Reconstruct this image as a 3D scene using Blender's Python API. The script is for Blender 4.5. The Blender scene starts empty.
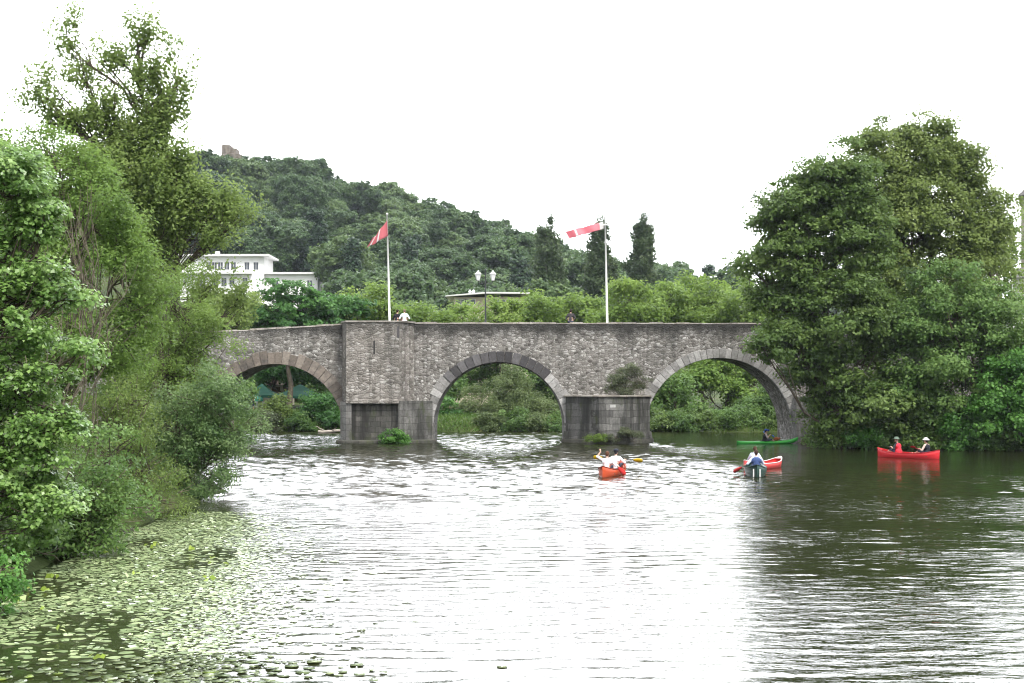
import bpy, bmesh, math, random
import numpy as np
from mathutils import Vector, Matrix, noise

sc = bpy.context.scene
C = bpy.context.collection
R = math.radians

# ------------------------------------------------------------------ camera
CAMZ, HZ = 4.0, 383.0
cam_d = bpy.data.cameras.new('camera')
cam = bpy.data.objects.new('camera', cam_d)
C.objects.link(cam)
cam.location = (0, 0, CAMZ)
cam.rotation_euler = (R(90), 0, 0)
cam_d.lens, cam_d.sensor_width = 50, 36
F = 1024 * 50 / 36
cam_d.shift_y = (HZ - 341.5) / 1024
cam_d.clip_start, cam_d.clip_end = 0.5, 9000
sc.camera = cam

# ------------------------------------------------------------------ sky, sun, exposure
SUN_EL, SUN_AZ = 58, 150          # azimuth measured from +Y towards +X
w = bpy.data.worlds.new('World')
sc.world = w
w.use_nodes = True
nt = w.node_tree
nt.nodes.clear()
sky = nt.nodes.new('ShaderNodeTexSky')
sky.sky_type = 'NISHITA'
sky.sun_disc = False
sky.sun_elevation = R(SUN_EL)
sky.sun_rotation = R(SUN_AZ)
sky.air_density, sky.dust_density, sky.ozone_density = 1.0, 6.0, 1.0
hsv = nt.nodes.new('ShaderNodeHueSaturation')
hsv.inputs['Saturation'].default_value = 0.12
cl = nt.nodes.new('ShaderNodeMix')
cl.data_type = 'RGBA'
cl.inputs[0].default_value = 0.45
cl.inputs[7].default_value = (11.0, 11.2, 11.6, 1)   # veil of high cloud
bg = nt.nodes.new('ShaderNodeBackground')
bg.inputs[1].default_value = 0.12
wo = nt.nodes.new('ShaderNodeOutputWorld')
# cloud veil gets an added glow low ahead, to whiten the water's reflection
tcw = nt.nodes.new('ShaderNodeTexCoord')
dot = nt.nodes.new('ShaderNodeVectorMath'); dot.operation = 'DOT_PRODUCT'
GLOW_EL = 18
GLOW_AZ = 2
dot.inputs[1].default_value = (math.sin(R(GLOW_AZ)) * math.cos(R(GLOW_EL)), math.cos(R(GLOW_AZ)) * math.cos(R(GLOW_EL)), math.sin(R(GLOW_EL)))
nt.links.new(tcw.outputs['Generated'], dot.inputs[0])
mr = nt.nodes.new('ShaderNodeMapRange')
mr.interpolation_type = 'SMOOTHSTEP'
mr.inputs['From Min'].default_value, mr.inputs['From Max'].default_value = 0.55, 1.0
mr.inputs['To Min'].default_value, mr.inputs['To Max'].default_value = 1.0, 5.3
nt.links.new(dot.outputs['Value'], mr.inputs['Value'])
vs_ = nt.nodes.new('ShaderNodeVectorMath'); vs_.operation = 'SCALE'
nt.links.new(cl.outputs[2], vs_.inputs[0]); nt.links.new(mr.outputs[0], vs_.inputs['Scale'])
nt.links.new(sky.outputs[0], hsv.inputs['Color'])
nt.links.new(hsv.outputs[0], cl.inputs[6])
nt.links.new(vs_.outputs[0], bg.inputs[0])
nt.links.new(bg.outputs[0], wo.inputs[0])

sun_d = bpy.data.lights.new('sun', 'SUN')
sun_d.energy, sun_d.angle, sun_d.color = 2.2, R(10), (1.0, 0.95, 0.87)
sun = bpy.data.objects.new('sun', sun_d)
C.objects.link(sun)
sd = Vector((math.sin(R(SUN_AZ)) * math.cos(R(SUN_EL)), math.cos(R(SUN_AZ)) * math.cos(R(SUN_EL)), math.sin(R(SUN_EL))))
sun.rotation_euler = sd.to_track_quat('Z', 'Y').to_euler()
sun.location = (0, 0, 150)

sc.view_settings.view_transform = 'Standard'
sc.view_settings.look = 'None'
sc.view_settings.exposure = 0.85
sc.view_settings.gamma = 1
sc.view_settings.use_curve_mapping = False
sc.render.engine = 'CYCLES'
sc.cycles.max_bounces = 6
sc.cycles.diffuse_bounces = 3
sc.cycles.glossy_bounces = 3
sc.cycles.transmission_bounces = 3
sc.cycles.transparent_max_bounces = 4
sc.cycles.use_denoising = True
sc.cycles.filter_width = 1.15
sc.cycles.caustics_reflective = False
sc.cycles.caustics_refractive = False


# ------------------------------------------------------------------ helpers
def P(px, py, Y):
    return Vector(((px - 512) * Y / F, Y, CAMZ + (HZ - py) * Y / F))


def tag(o, label=None, cat=None, group=None, kind=None):
    if label: o['label'] = label
    if cat: o['category'] = cat
    if group: o['group'] = group
    if kind: o['kind'] = kind
    return o


def empty(name, loc=(0, 0, 0), rz=0, label=None, cat=None, group=None):
    o = bpy.data.objects.new(name, None)
    o.empty_display_size = 0.2
    C.objects.link(o)
    o.location = loc
    o.rotation_euler = (0, 0, rz)
    return tag(o, label, cat, group)


def link(name, me, parent=None):
    o = bpy.data.objects.new(name, me)
    C.objects.link(o)
    if parent: o.parent = parent
    return o


def copy_tree(o, parent=None):
    c = o.copy()
    C.objects.link(c)
    c.parent = parent
    for ch in list(o.children):
        copy_tree(ch, c)
    return c


def np_mesh(name, verts, faces, mats, tint=None, smooth=False, mat_idx=None):
    """verts (N,3); faces list of (M,k) index arrays."""
    verts = np.asarray(verts, dtype=np.float32)
    me = bpy.data.meshes.new(name)
    me.vertices.add(len(verts))
    me.vertices.foreach_set('co', verts.ravel())
    loops, starts, totals, pos = [], [], [], 0
    for f in faces:
        f = np.asarray(f, dtype=np.int32)
        if len(f) == 0: continue
        k = f.shape[1]
        loops.append(f.ravel())
        starts.append(pos + np.arange(len(f), dtype=np.int32) * k)
        totals.append(np.full(len(f), k, dtype=np.int32))
        pos += f.size
    loops = np.concatenate(loops); starts = np.concatenate(starts); totals = np.concatenate(totals)
    me.loops.add(len(loops)); me.loops.foreach_set('vertex_index', loops)
    me.polygons.add(len(starts))
    me.polygons.foreach_set('loop_start', starts)
    me.polygons.foreach_set('loop_total', totals)
    if smooth: me.polygons.foreach_set('use_smooth', np.ones(len(starts), dtype=bool))
    if mat_idx is not None: me.polygons.foreach_set('material_index', np.asarray(mat_idx, dtype=np.int32))
    if tint is not None:
        a = me.attributes.new('tint', 'FLOAT', 'POINT')
        a.data.foreach_set('value', np.asarray(tint, dtype=np.float32))
    for m in (mats if isinstance(mats, (list, tuple)) else [mats]):
        me.materials.append(m)
    me.update(calc_edges=True)
    me.validate()
    return me


class MB:
    """collects boxes, prisms, tubes, lathes into one mesh"""
    def __init__(s):
        s.v, s.f, s.t = [], [], []

    def add(s, vs, fs, tint=0.5):
        b = len(s.v)
        s.v += [tuple(v) for v in vs]
        s.t += [tint] * len(vs)
        s.f += [tuple(i + b for i in f) for f in fs]

    def box(s, x0, x1, y0, y1, z0, z1, tint=0.5, M=None):
        vs = [Vector((x, y, z)) for z in (z0, z1) for (x, y) in ((x0, y0), (x1, y0), (x1, y1), (x0, y1))]
        if M: vs = [M @ v for v in vs]
        s.add(vs, [(3, 2, 1, 0), (4, 5, 6, 7), (0, 1, 5, 4), (1, 2, 6, 5), (2, 3, 7, 6), (3, 0, 4, 7)], tint)

    def prism(s, pts, z0, z1, tint=0.5, scale0=1.0, c=None):
        n = len(pts)
        if c is None: c = (sum(p[0] for p in pts) / n, sum(p[1] for p in pts) / n)
        vs = [(c[0] + (x - c[0]) * scale0, c[1] + (y - c[1]) * scale0, z0) for x, y in pts] + [(x, y, z1) for x, y in pts]
        s.add(vs, [tuple(range(n - 1, -1, -1)), tuple(range(n, 2 * n))] + [(i, (i + 1) % n, n + (i + 1) % n, n + i) for i in range(n)], tint)

    def tube(s, pts, rad, n=6, tint=0.5, cap=True):
        pts = [Vector(p) for p in pts]
        if not hasattr(rad, '__len__'): rad = [rad] * len(pts)
        vs, fs = [], []
        up = Vector((0.13, 0.21, 0.97))
        for i, p in enumerate(pts):
            d = (pts[min(i + 1, len(pts) - 1)] - pts[max(i - 1, 0)])
            d = d.normalized() if d.length > 1e-9 else Vector((0, 0, 1))
            a = d.cross(up)
            if a.length < 0.05: a = d.cross(Vector((1, 0, 0)))
            a.normalize(); b = d.cross(a)
            for k in range(n):
                t = 2 * math.pi * k / n
                vs.append(p + (a * math.cos(t) + b * math.sin(t)) * rad[i])
        for i in range(len(pts) - 1):
            for k in range(n):
                fs.append((i * n + k, i * n + (k + 1) % n, (i + 1) * n + (k + 1) % n, (i + 1) * n + k))
        if cap:
            fs.append(tuple(range(n)))
            fs.append(tuple(range((len(pts) - 1) * n + n - 1, (len(pts) - 1) * n - 1, -1)))
        s.add(vs, fs, tint)

    def lathe(s, prof, n=16, loc=(0, 0, 0), tint=0.5):
        vs, fs = [], []
        for r, z in prof:
            for k in range(n):
                t = 2 * math.pi * k / n
                vs.append((loc[0] + r * math.cos(t), loc[1] + r * math.sin(t), loc[2] + z))
        for i in range(len(prof) - 1):
            for k in range(n):
                fs.append((i * n + k, i * n + (k + 1) % n, (i + 1) * n + (k + 1) % n, (i + 1) * n + k))
        fs.append(tuple(range(n - 1, -1, -1)))
        fs.append(tuple(range((len(prof) - 1) * n, len(prof) * n)))
        s.add(vs, fs, tint)

    def ball(s, c, r, n=10, m=7, scale=(1, 1, 1)):
        vs, fs = [], []
        for i in range(m + 1):
            ph = math.pi * i / m
            for k in range(n):
                t = 2 * math.pi * k / n
                vs.append((c[0] + r * scale[0] * math.sin(ph) * math.cos(t), c[1] + r * scale[1] * math.sin(ph) * math.sin(t), c[2] + r * scale[2] * math.cos(ph)))
        for i in range(m):
            for k in range(n):
                fs.append((i * n + k, (i + 1) * n + k, (i + 1) * n + (k + 1) % n, i * n + (k + 1) % n))
        s.add(vs, fs)

    def mesh(s, name, mat, smooth=False):
        me = bpy.data.meshes.new(name)
        me.from_pydata(s.v, [], s.f)
        a = me.attributes.new('tint', 'FLOAT', 'POINT')
        a.data.foreach_set('value', np.asarray(s.t, dtype=np.float32))
        for m in (mat if isinstance(mat, (list, tuple)) else [mat]): me.materials.append(m)
        if smooth:
            for p in me.polygons: p.use_smooth = True
        me.update()
        return me

    def build(s, name, mat, parent=None, smooth=False):
        return link(name, s.mesh(name, mat, smooth), parent)


def bevel(o, wd=0.02, seg=1):
    m = o.modifiers.new('bevel', 'BEVEL')
    m.width, m.segments, m.limit_method, m.angle_limit = wd, seg, 'ANGLE', R(30)
    return o


# ------------------------------------------------------------------ materials
class NT:
    def __init__(s, name):
        s.m = bpy.data.materials.new(name)
        s.m.use_nodes = True
        s.t = s.m.node_tree
        s.t.nodes.clear()
        s.out = s.n('ShaderNodeOutputMaterial')

    def n(s, typ, **kw):
        nd = s.t.nodes.new(typ)
        for k, v in kw.items():
            setattr(nd, k, v)
        return nd

    def l(s, a, b): s.t.links.new(a, b)

    def noise(s, vec, scale, detail=4, rough=0.55, dist=0.0):
        nd = s.n('ShaderNodeTexNoise')
        nd.inputs['Scale'].default_value = scale
        nd.inputs['Detail'].default_value = detail
        nd.inputs['Roughness'].default_value = rough
        nd.inputs['Distortion'].default_value = dist
        if vec is not None: s.l(vec, nd.inputs['Vector'])
        return nd

    def ramp(s, fac, stops, interp='LINEAR'):
        nd = s.n('ShaderNodeValToRGB')
        cr = nd.color_ramp
        cr.interpolation = interp
        while len(cr.elements) < len(stops): cr.elements.new(0.5)
        for e, (p, c) in zip(cr.elements, stops):
            e.position = p
            e.color = c if len(c) == 4 else (*c, 1)
        s.l(fac, nd.inputs[0])
        return nd.outputs[0]

    def mix(s, fac, a, b, blend='MIX'):
        nd = s.n('ShaderNodeMix', data_type='RGBA', blend_type=blend)
        for i, v in ((0, fac), (6, a), (7, b)):
            if isinstance(v, (int, float)): nd.inputs[i].default_value = v
            elif isinstance(v, tuple): nd.inputs[i].default_value = (*v, 1) if len(v) == 3 else v
            else: s.l(v, nd.inputs[i])
        return nd.outputs[2]

    def math(s, op, a, b=None, clamp=False):
        nd = s.n('ShaderNodeMath', operation=op, use_clamp=clamp)
        for i, v in ((0, a), (1, b)):
            if v is None: continue
            if isinstance(v, (int, float)): nd.inputs[i].default_value = v
            else: s.l(v, nd.inputs[i])
        return nd.outputs[0]

    def coords(s, which='Object', scale=(1, 1, 1), loc=(0, 0, 0), rot=(0, 0, 0)):
        tc = s.n('ShaderNodeTexCoord')
        mp = s.n('ShaderNodeMapping')
        mp.inputs['Scale'].default_value = scale
        mp.inputs['Location'].default_value = loc
        mp.inputs['Rotation'].default_value = rot
        s.l(tc.outputs[which], mp.inputs[0])
        return mp.outputs[0]

    def bsdf(s, col, rough=0.8, spec=0.3, bump=None, bstr=0.3, bdist=0.05, **kw):
        b = s.n('ShaderNodeBsdfPrincipled')
        if isinstance(col, tuple): b.inputs['Base Color'].default_value = (*col[:3], 1)
        else: s.l(col, b.inputs['Base Color'])
        if isinstance(rough, (int, float)): b.inputs['Roughness'].default_value = rough
        else: s.l(rough, b.inputs['Roughness'])
        b.inputs['Specular IOR Level'].default_value = spec
        if bump is not None:
            bp = s.n('ShaderNodeBump')
            bp.inputs['Strength'].default_value = bstr
            bp.inputs['Distance'].default_value = bdist
            s.l(bump, bp.inputs['Height'])
            s.l(bp.outputs[0], b.inputs['Normal'])
        return b

    def done(s, shader):
        s.l(shader.outputs[0], s.out.inputs['Surface'])
        return s.m


def simple(name, col, rough=0.6, var=0.15, scale=6, spec=0.3, metal=0.0):
    t = NT(name)
    v = t.coords('Object')
    nz = t.noise(v, scale, 3)
    dark = tuple(c * (1 - var) for c in col); lite = tuple(min(1, c * (1 + var)) for c in col)
    col2 = t.ramp(nz.outputs[0], [(0.3, dark), (0.7, lite)])
    b = t.bsdf(col2, rough, spec, nz.outputs[0], 0.08, 0.02)
    b.inputs['Metallic'].default_value = metal
    return t.done(b)


def leaf_mat(name, dark, mid, lite, transl=0.32, rough=0.5, spec=0.2, gain=1.5):
    gain *= 1.15
    dark, mid, lite = [(c[0] * gain * 0.93, c[1] * gain, c[2] * gain * 0.97) for c in (dark, mid, lite)]
    transl += 0.06
    t = NT(name)
    at = t.n('ShaderNodeAttribute', attribute_name='tint')
    oi = t.n('ShaderNodeObjectInfo')
    f = t.math('ADD', at.outputs['Fac'], t.math('MULTIPLY', t.math('SUBTRACT', oi.outputs['Random'], 0.5), 0.22))
    col = t.ramp(f, [(0.05, dark), (0.5, mid), (0.95, lite)])
    b = t.bsdf(col, rough, spec)
    tr = t.n('ShaderNodeBsdfTranslucent')
    t.l(t.mix(0.5, col, tuple(min(1, x * 1.5) for x in lite)), tr.inputs[0])
    mx = t.n('ShaderNodeMixShader')
    mx.inputs[0].default_value = transl
    t.l(b.outputs[0], mx.inputs[1]); t.l(tr.outputs[0], mx.inputs[2])
    return t.done(mx)


def stone_mat(name, stops, scale=(2.6, 2.6, 4.6), mortar=(0.33, 0.30, 0.26), edge=0.06, topdark=0.0, stain=0.5, streak=0.4, warm=0.35, rub=True):
    t = NT(name)
    v0 = t.coords('Object', scale)
    nz = t.noise(t.coords('Object', (1, 1, 1)), 1.7, 3)
    vm = t.n('ShaderNodeVectorMath', operation='MULTIPLY_ADD')
    vm.inputs[1].default_value = (0.9, 0.9, 0.9) if rub else (0.1, 0.1, 0.1)
    t.l(nz.outputs['Color'], vm.inputs[0]); t.l(v0, vm.inputs[2])
    vc = t.n('ShaderNodeTexVoronoi', feature='F1'); vc.inputs['Scale'].default_value = 1; vc.inputs['Randomness'].default_value = 0.85
    ve = t.n('ShaderNodeTexVoronoi', feature='DISTANCE_TO_EDGE'); ve.inputs['Scale'].default_value = 1; ve.inputs['Randomness'].default_value = 0.85
    t.l(vm.outputs[0], vc.inputs['Vector']); t.l(vm.outputs[0], ve.inputs['Vector'])
    sep = t.n('ShaderNodeSeparateColor'); t.l(vc.outputs['Color'], sep.inputs[0])
    stone = t.ramp(sep.outputs[0], stops)
    fine = t.noise(t.coords('Object'), 14, 5, 0.65)
    stone = t.mix(0.55, stone, t.ramp(fine.outputs[0], [(0.3, (0.25, 0.25, 0.25)), (0.7, (1.0, 1.0, 1.0))]), 'MULTIPLY')
    big = t.noise(t.coords('Object', (1, 1, 1)), 0.35, 4)
    stone = t.mix(t.math('MULTIPLY', big.outputs[0], warm), stone, (0.29, 0.21, 0.15))
    em = t.ramp(ve.outputs['Distance'], [(edge * 0.4, (1, 1, 1)), (edge * 1.6, (0, 0, 0))])
    mort = t.mix(t.ramp(fine.outputs[0], [(0.35, (0, 0, 0)), (0.65, (1, 1, 1))]), tuple(x * 0.35 for x in mortar), mortar)
    col = t.mix(em, stone, mort)
    # lichen and grime patches, rain streaks
    pat = t.noise(t.coords('Object', (1, 1, 0.55)), 0.8, 6, 0.65)
    pm = t.ramp(pat.outputs[0], [(0.48, (0, 0, 0)), (0.66, (1, 1, 1))])
    col = t.mix(t.math('MULTIPLY', pm, stain), col, (0.055, 0.055, 0.05))
    st = t.noise(t.coords('Object', (2.6, 2.6, 0.16)), 1.0, 5, 0.6)
    sm = t.ramp(st.outputs[0], [(0.50, (0, 0, 0)), (0.68, (1, 1, 1))])
    col = t.mix(t.math('MULTIPLY', sm, streak), col, (0.035, 0.035, 0.032))
    if topdark:
        # black crust that has grown along the top courses of the parapet
        sp = t.n('ShaderNodeSeparateXYZ'); t.l(t.coords('Object'), sp.inputs[0])
        z = t.math('ADD', sp.outputs[2], t.math('MULTIPLY', pat.outputs[0], 1.6))
        tm = t.ramp(t.math('MULTIPLY', z, 0.1), [(0.765, (0, 0, 0)), (0.85, (1, 1, 1))])
        col = t.mix(t.math('MULTIPLY', tm, topdark), col, (0.035, 0.034, 0.032))
    h = t.math('ADD', t.math('MULTIPLY', t.math('MINIMUM', ve.outputs['Distance'], edge * 2.5), 3.0), t.math('MULTIPLY', fine.outputs[0], 0.25))
    return t.done(t.bsdf(col, 0.9, 0.15, h, 0.8, 0.08))


def ashlar_mat(name, c1, c2, mortar, bw=0.75, bh=0.36, stain=0.6, streak=0.75, axis='XZ'):
    t = NT(name)
    tc = t.n('ShaderNodeTexCoord')
    sp = t.n('ShaderNodeSeparateXYZ'); t.l(tc.outputs['Object'], sp.inputs[0])
    cb = t.n('ShaderNodeCombineXYZ')
    wn = t.noise(t.coords('Object'), 1.6, 3)
    wob = t.math('MULTIPLY', t.math('SUBTRACT', wn.outputs[0], 0.5), 0.22)
    t.l(t.math('ADD', t.math('ADD', sp.outputs[0], wob), t.math('MULTIPLY', sp.outputs[1], 0.7)), cb.inputs[0]); t.l(t.math('ADD', sp.outputs[2], wob), cb.inputs[1])
    bk = t.n('ShaderNodeTexBrick')
    bk.inputs['Scale'].default_value = 1
    bk.inputs['Brick Width'].default_value = bw
    bk.inputs['Row Height'].default_value = bh
    bk.inputs['Mortar Size'].default_value = 0.018
    bk.inputs['Mortar Smooth'].default_value = 0.3
    bk.inputs['Color1'].default_value = (*c1, 1); bk.inputs['Color2'].default_value = (*c2, 1); bk.inputs['Mortar'].default_value = (*mortar, 1)
    t.l(cb.outputs[0], bk.inputs['Vector'])
    fine = t.noise(t.coords('Object'), 9, 6, 0.65)
    col = t.mix(0.6, bk.outputs[0], t.ramp(fine.outputs[0], [(0.3, (0.3, 0.3, 0.3)), (0.72, (1, 1, 1))]), 'MULTIPLY')
    pat = t.noise(t.coords('Object', (1, 1, 0.6)), 0.9, 6, 0.65)
    col = t.mix(t.math('MULTIPLY', t.ramp(pat.outputs[0], [(0.44, (0, 0, 0)), (0.62, (1, 1, 1))]), stain), col, (0.05, 0.052, 0.045))
    st = t.noise(t.coords('Object', (1.7, 1.7, 0.22)), 1.0, 6, 0.65, 0.6)
    col = t.mix(t.math('MULTIPLY', t.ramp(st.outputs[0], [(0.43, (0, 0, 0)), (0.60, (1, 1, 1))]), streak), col, (0.025, 0.025, 0.023))
    ms = t.noise(t.coords('Object', (1.2, 1.2, 0.5), (7, 3, 1)), 1.4, 5)
    col = t.mix(t.math('MULTIPLY', t.ramp(ms.outputs[0], [(0.56, (0, 0, 0)), (0.7, (1, 1, 1))]), 0.6), col, (0.06, 0.075, 0.03))
    h = t.math('ADD', t.math('MULTIPLY', bk.outputs['Fac'], -0.6), t.math('MULTIPLY', fine.outputs[0], 0.4))
    return t.done(t.bsdf(col, 0.88, 0.2, h, 0.7, 0.05))


def block_mat(name, stops, stain=0.4):
    """dressed stones, each with its own tone (attribute tint)"""
    t = NT(name)
    at = t.n('ShaderNodeAttribute', attribute_name='tint')
    col = t.ramp(at.outputs['Fac'], stops)
    fine = t.noise(t.coords('Object'), 8, 6, 0.65)
    col = t.mix(0.6, col, t.ramp(fine.outputs[0], [(0.3, (0.35, 0.35, 0.35)), (0.7, (1, 1, 1))]), 'MULTIPLY')
    pat = t.noise(t.coords('Object'), 1.3, 6, 0.65)
    col = t.mix(t.math('MULTIPLY', t.ramp(pat.outputs[0], [(0.46, (0, 0, 0)), (0.64, (1, 1, 1))]), stain), col, (0.05, 0.048, 0.045))
    return t.done(t.bsdf(col, 0.88, 0.2, fine.outputs[0], 0.6, 0.04))


def water_mat():
    t = NT('river_water')
    # small ripples only; the waves themselves are in the mesh
    n1 = t.noise(t.coords('Object', (2.2, 5.5, 1), rot=(0, 0, R(8))), 1.0, 3, 0.55, 0.5)
    n2 = t.noise(t.coords('Object', (5.0, 10.0, 1), rot=(0, 0, R(-9))), 1.0, 2, 0.5, 0.3)
    gust = t.noise(t.coords('Object', (0.06, 0.14, 1), (3, 1, 0)), 1.0, 3, 0.55)
    g = t.ramp(gust.outputs[0], [(0.38, (0.25, 0.25, 0.25)), (0.62, (1, 1, 1))])
    h = t.math('ADD', t.math('MULTIPLY', n1.outputs[0], 0.022), t.math('MULTIPLY', n2.outputs[0], 0.009))
    h = t.math('MULTIPLY', h, g)
    b = t.bsdf((0.015, 0.017, 0.007), 0.06, 0.5, h, 1.0, 1.0)
    b.inputs['IOR'].default_value = 1.333
    return t.done(b)


def ground_mat():
    t = NT('bank_ground')
    a = t.noise(t.coords('Object'), 0.25, 5)
    f = t.noise(t.coords('Object'), 3.5, 5, 0.65)
    col = t.ramp(a.outputs[0], [(0.35, (0.035, 0.055, 0.018)), (0.55, (0.06, 0.085, 0.025)), (0.7, (0.08, 0.075, 0.04))])
    col = t.mix(0.6, col, t.ramp(f.outputs[0], [(0.3, (0.35, 0.35, 0.35)), (0.7, (1, 1, 1))]), 'MULTIPLY')
    return t.done(t.bsdf(col, 0.95, 0.1, f.outputs[0], 0.6, 0.15))


M = {}
M['water'] = water_mat()
M['ground'] = ground_mat()
M['rubble'] = stone_mat('rubble_masonry', [(0.0, (0.11, 0.105, 0.10)), (0.3, (0.27, 0.26, 0.245)), (0.7, (0.39, 0.378, 0.36)), (1.0, (0.66, 0.65, 0.63))], scale=(3.9, 3.9, 6.8), mortar=(0.30, 0.285, 0.26), topdark=0.9, stain=0.5, streak=0.35, warm=0.12)
M['bastion'] = stone_mat('bastion_masonry', [(0.0, (0.17, 0.162, 0.15)), (0.4, (0.31, 0.295, 0.275)), (0.75, (0.40, 0.38, 0.355)), (1.0, (0.60, 0.585, 0.56))], scale=(3.0, 3.0, 6.2), mortar=(0.34, 0.315, 0.285), topdark=0.45, stain=0.4, streak=0.45, warm=0.15)
M['coping'] = stone_mat('coping_stone', [(0, (0.26, 0.25, 0.23)), (1, (0.46, 0.45, 0.42))], scale=(1.3, 1, 1), edge=0.02, stain=0.6, streak=0.1)
M['ashlar'] = ashlar_mat('pier_ashlar', (0.27, 0.265, 0.255), (0.13, 0.128, 0.124), (0.10, 0.097, 0.092), bw=0.95, bh=0.44, stain=0.65, streak=0.75)
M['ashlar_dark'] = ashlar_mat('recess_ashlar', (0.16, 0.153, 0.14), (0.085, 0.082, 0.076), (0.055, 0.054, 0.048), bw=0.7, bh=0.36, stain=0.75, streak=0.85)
M['ashlar_lite'] = ashlar_mat('strip_ashlar', (0.42, 0.41, 0.395), (0.31, 0.303, 0.295), (0.21, 0.20, 0.19), bw=0.8, bh=0.42, stain=0.5, streak=0.5)
M['footing'] = ashlar_mat('wet_footing', (0.12, 0.115, 0.10), (0.08, 0.08, 0.07), (0.04, 0.04, 0.035), bw=0.9, bh=0.3, stain=0.7, streak=0.3)
M['vous_dark'] = block_mat('basalt_voussoirs', [(0, (0.06, 0.058, 0.06)), (0.6, (0.12, 0.115, 0.12)), (1, (0.20, 0.195, 0.20))], 0.3)
M['vous_lite'] = block_mat('grey_voussoirs', [(0, (0.28, 0.275, 0.265)), (0.6, (0.42, 0.41, 0.40)), (1, (0.58, 0.57, 0.56))], 0.45)
M['vous_brown'] = block_mat('brown_voussoirs', [(0, (0.16, 0.138, 0.12)), (0.6, (0.25, 0.212, 0.18)), (1, (0.35, 0.308, 0.27))], 0.6)
M['joint'] = simple('joint_mortar', (0.45, 0.43, 0.40), 0.9)
M['asphalt'] = simple('bridge_deck_stone', (0.16, 0.155, 0.15), 0.9)
M['bark'] = simple('bark', (0.10, 0.085, 0.065), 0.95, 0.4, 5, 0.1)
M['bark_pale'] = simple('pale_bark', (0.20, 0.18, 0.15), 0.95, 0.35, 5, 0.1)
M['twig'] = simple('dead_twigs', (0.15, 0.13, 0.10), 0.95, 0.35, 5, 0.1)
M['wood_pale'] = simple('bleached_wood', (0.34, 0.31, 0.27), 0.9, 0.2, 5, 0.1)
M['render_white'] = simple('white_render', (0.78, 0.78, 0.77), 0.85, 0.05, 0.6, 0.2)
M['render_beige'] = simple('beige_render', (0.50, 0.44, 0.35), 0.85, 0.1, 0.6, 0.2)
M['slate'] = simple('slate', (0.085, 0.08, 0.08), 0.7, 0.3, 3)
M['roof_grey'] = simple('grey_sheet_roof', (0.62, 0.62, 0.62), 0.6, 0.1, 1.0)
M['glass'] = simple('window_glass', (0.06, 0.07, 0.085), 0.12, 0.2, 0.5, 0.6)
M['white_paint'] = simple('white_paint', (0.75, 0.75, 0.74), 0.4, 0.05)
M['iron'] = simple('dark_iron', (0.035, 0.04, 0.04), 0.5, 0.2, 6, 0.4)
M['timber'] = simple('brown_timber', (0.14, 0.085, 0.05), 0.8, 0.3, 4)
M['tent_green'] = simple('green_canvas', (0.03, 0.22, 0.15), 0.7, 0.15, 1.5)
M['tent_dark'] = simple('dark_green_canvas', (0.03, 0.12, 0.085), 0.7, 0.15, 1.5)
M['sandstone'] = stone_mat('ruin_stone', [(0, (0.12, 0.105, 0.09)), (1, (0.26, 0.23, 0.20))], scale=(1, 1, 1.6), stain=0.5)

M['lf_maple'] = leaf_mat('maple_leaves', (0.030, 0.060, 0.014), (0.075, 0.130, 0.030), (0.18, 0.24, 0.085), 0.30, 0.36, 0.5, gain=1.65)
M['lf_feather'] = leaf_mat('feathery_leaves', (0.045, 0.078, 0.018), (0.092, 0.142, 0.032), (0.14, 0.19, 0.05), 0.36, gain=1.5)
M['lf_tall'] = leaf_mat('tall_tree_leaves', (0.045, 0.068, 0.019), (0.082, 0.112, 0.030), (0.13, 0.16, 0.05), 0.36, gain=1.75)
M['lf_willow'] = leaf_mat('willow_leaves', (0.055, 0.090, 0.020), (0.105, 0.160, 0.036), (0.17, 0.22, 0.06), 0.36, gain=1.2)
M['lf_sallow'] = leaf_mat('sallow_leaves', (0.028, 0.058, 0.020), (0.065, 0.105, 0.036), (0.13, 0.17, 0.075), 0.30)
M['lf_olive'] = leaf_mat('olive_shrub_leaves', (0.034, 0.056, 0.015), (0.070, 0.100, 0.024), (0.115, 0.145, 0.04), 0.30)
M['lf_dark'] = leaf_mat('alder_leaves', (0.022, 0.040, 0.011), (0.050, 0.080, 0.021), (0.095, 0.13, 0.038), 0.28, gain=1.6)
M['lf_ash'] = leaf_mat('ash_leaves', (0.038, 0.058, 0.016), (0.078, 0.102, 0.028), (0.12, 0.145, 0.046), 0.30, gain=1.7)
M['lf_bush'] = leaf_mat('bank_bush_leaves', (0.022, 0.046, 0.013), (0.055, 0.098, 0.026), (0.11, 0.16, 0.048), 0.30)
M['lf_fresh'] = leaf_mat('fresh_shrub_leaves', (0.020, 0.055, 0.012), (0.050, 0.115, 0.024), (0.10, 0.19, 0.045), 0.32)
M['lf_lime'] = leaf_mat('lime_row_leaves', (0.060, 0.105, 0.020), (0.120, 0.180, 0.036), (0.19, 0.25, 0.06), 0.36, gain=1.1)
M['lf_deep'] = leaf_mat('deep_green_leaves', (0.014, 0.042, 0.012), (0.036, 0.088, 0.022), (0.075, 0.145, 0.038), 0.28)
M['lf_hill'] = leaf_mat('hill_leaves', (0.018, 0.036, 0.016), (0.040, 0.068, 0.028), (0.075, 0.108, 0.042), 0.25, gain=1.4)
M['lf_hillpale'] = leaf_mat('pale_hill_leaves', (0.032, 0.056, 0.024), (0.062, 0.095, 0.036), (0.10, 0.135, 0.052), 0.25, gain=1.35)
M['lf_conifer'] = leaf_mat('conifer_needles', (0.012, 0.024, 0.014), (0.024, 0.044, 0.024), (0.042, 0.066, 0.034), 0.15, gain=1.4)
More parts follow.
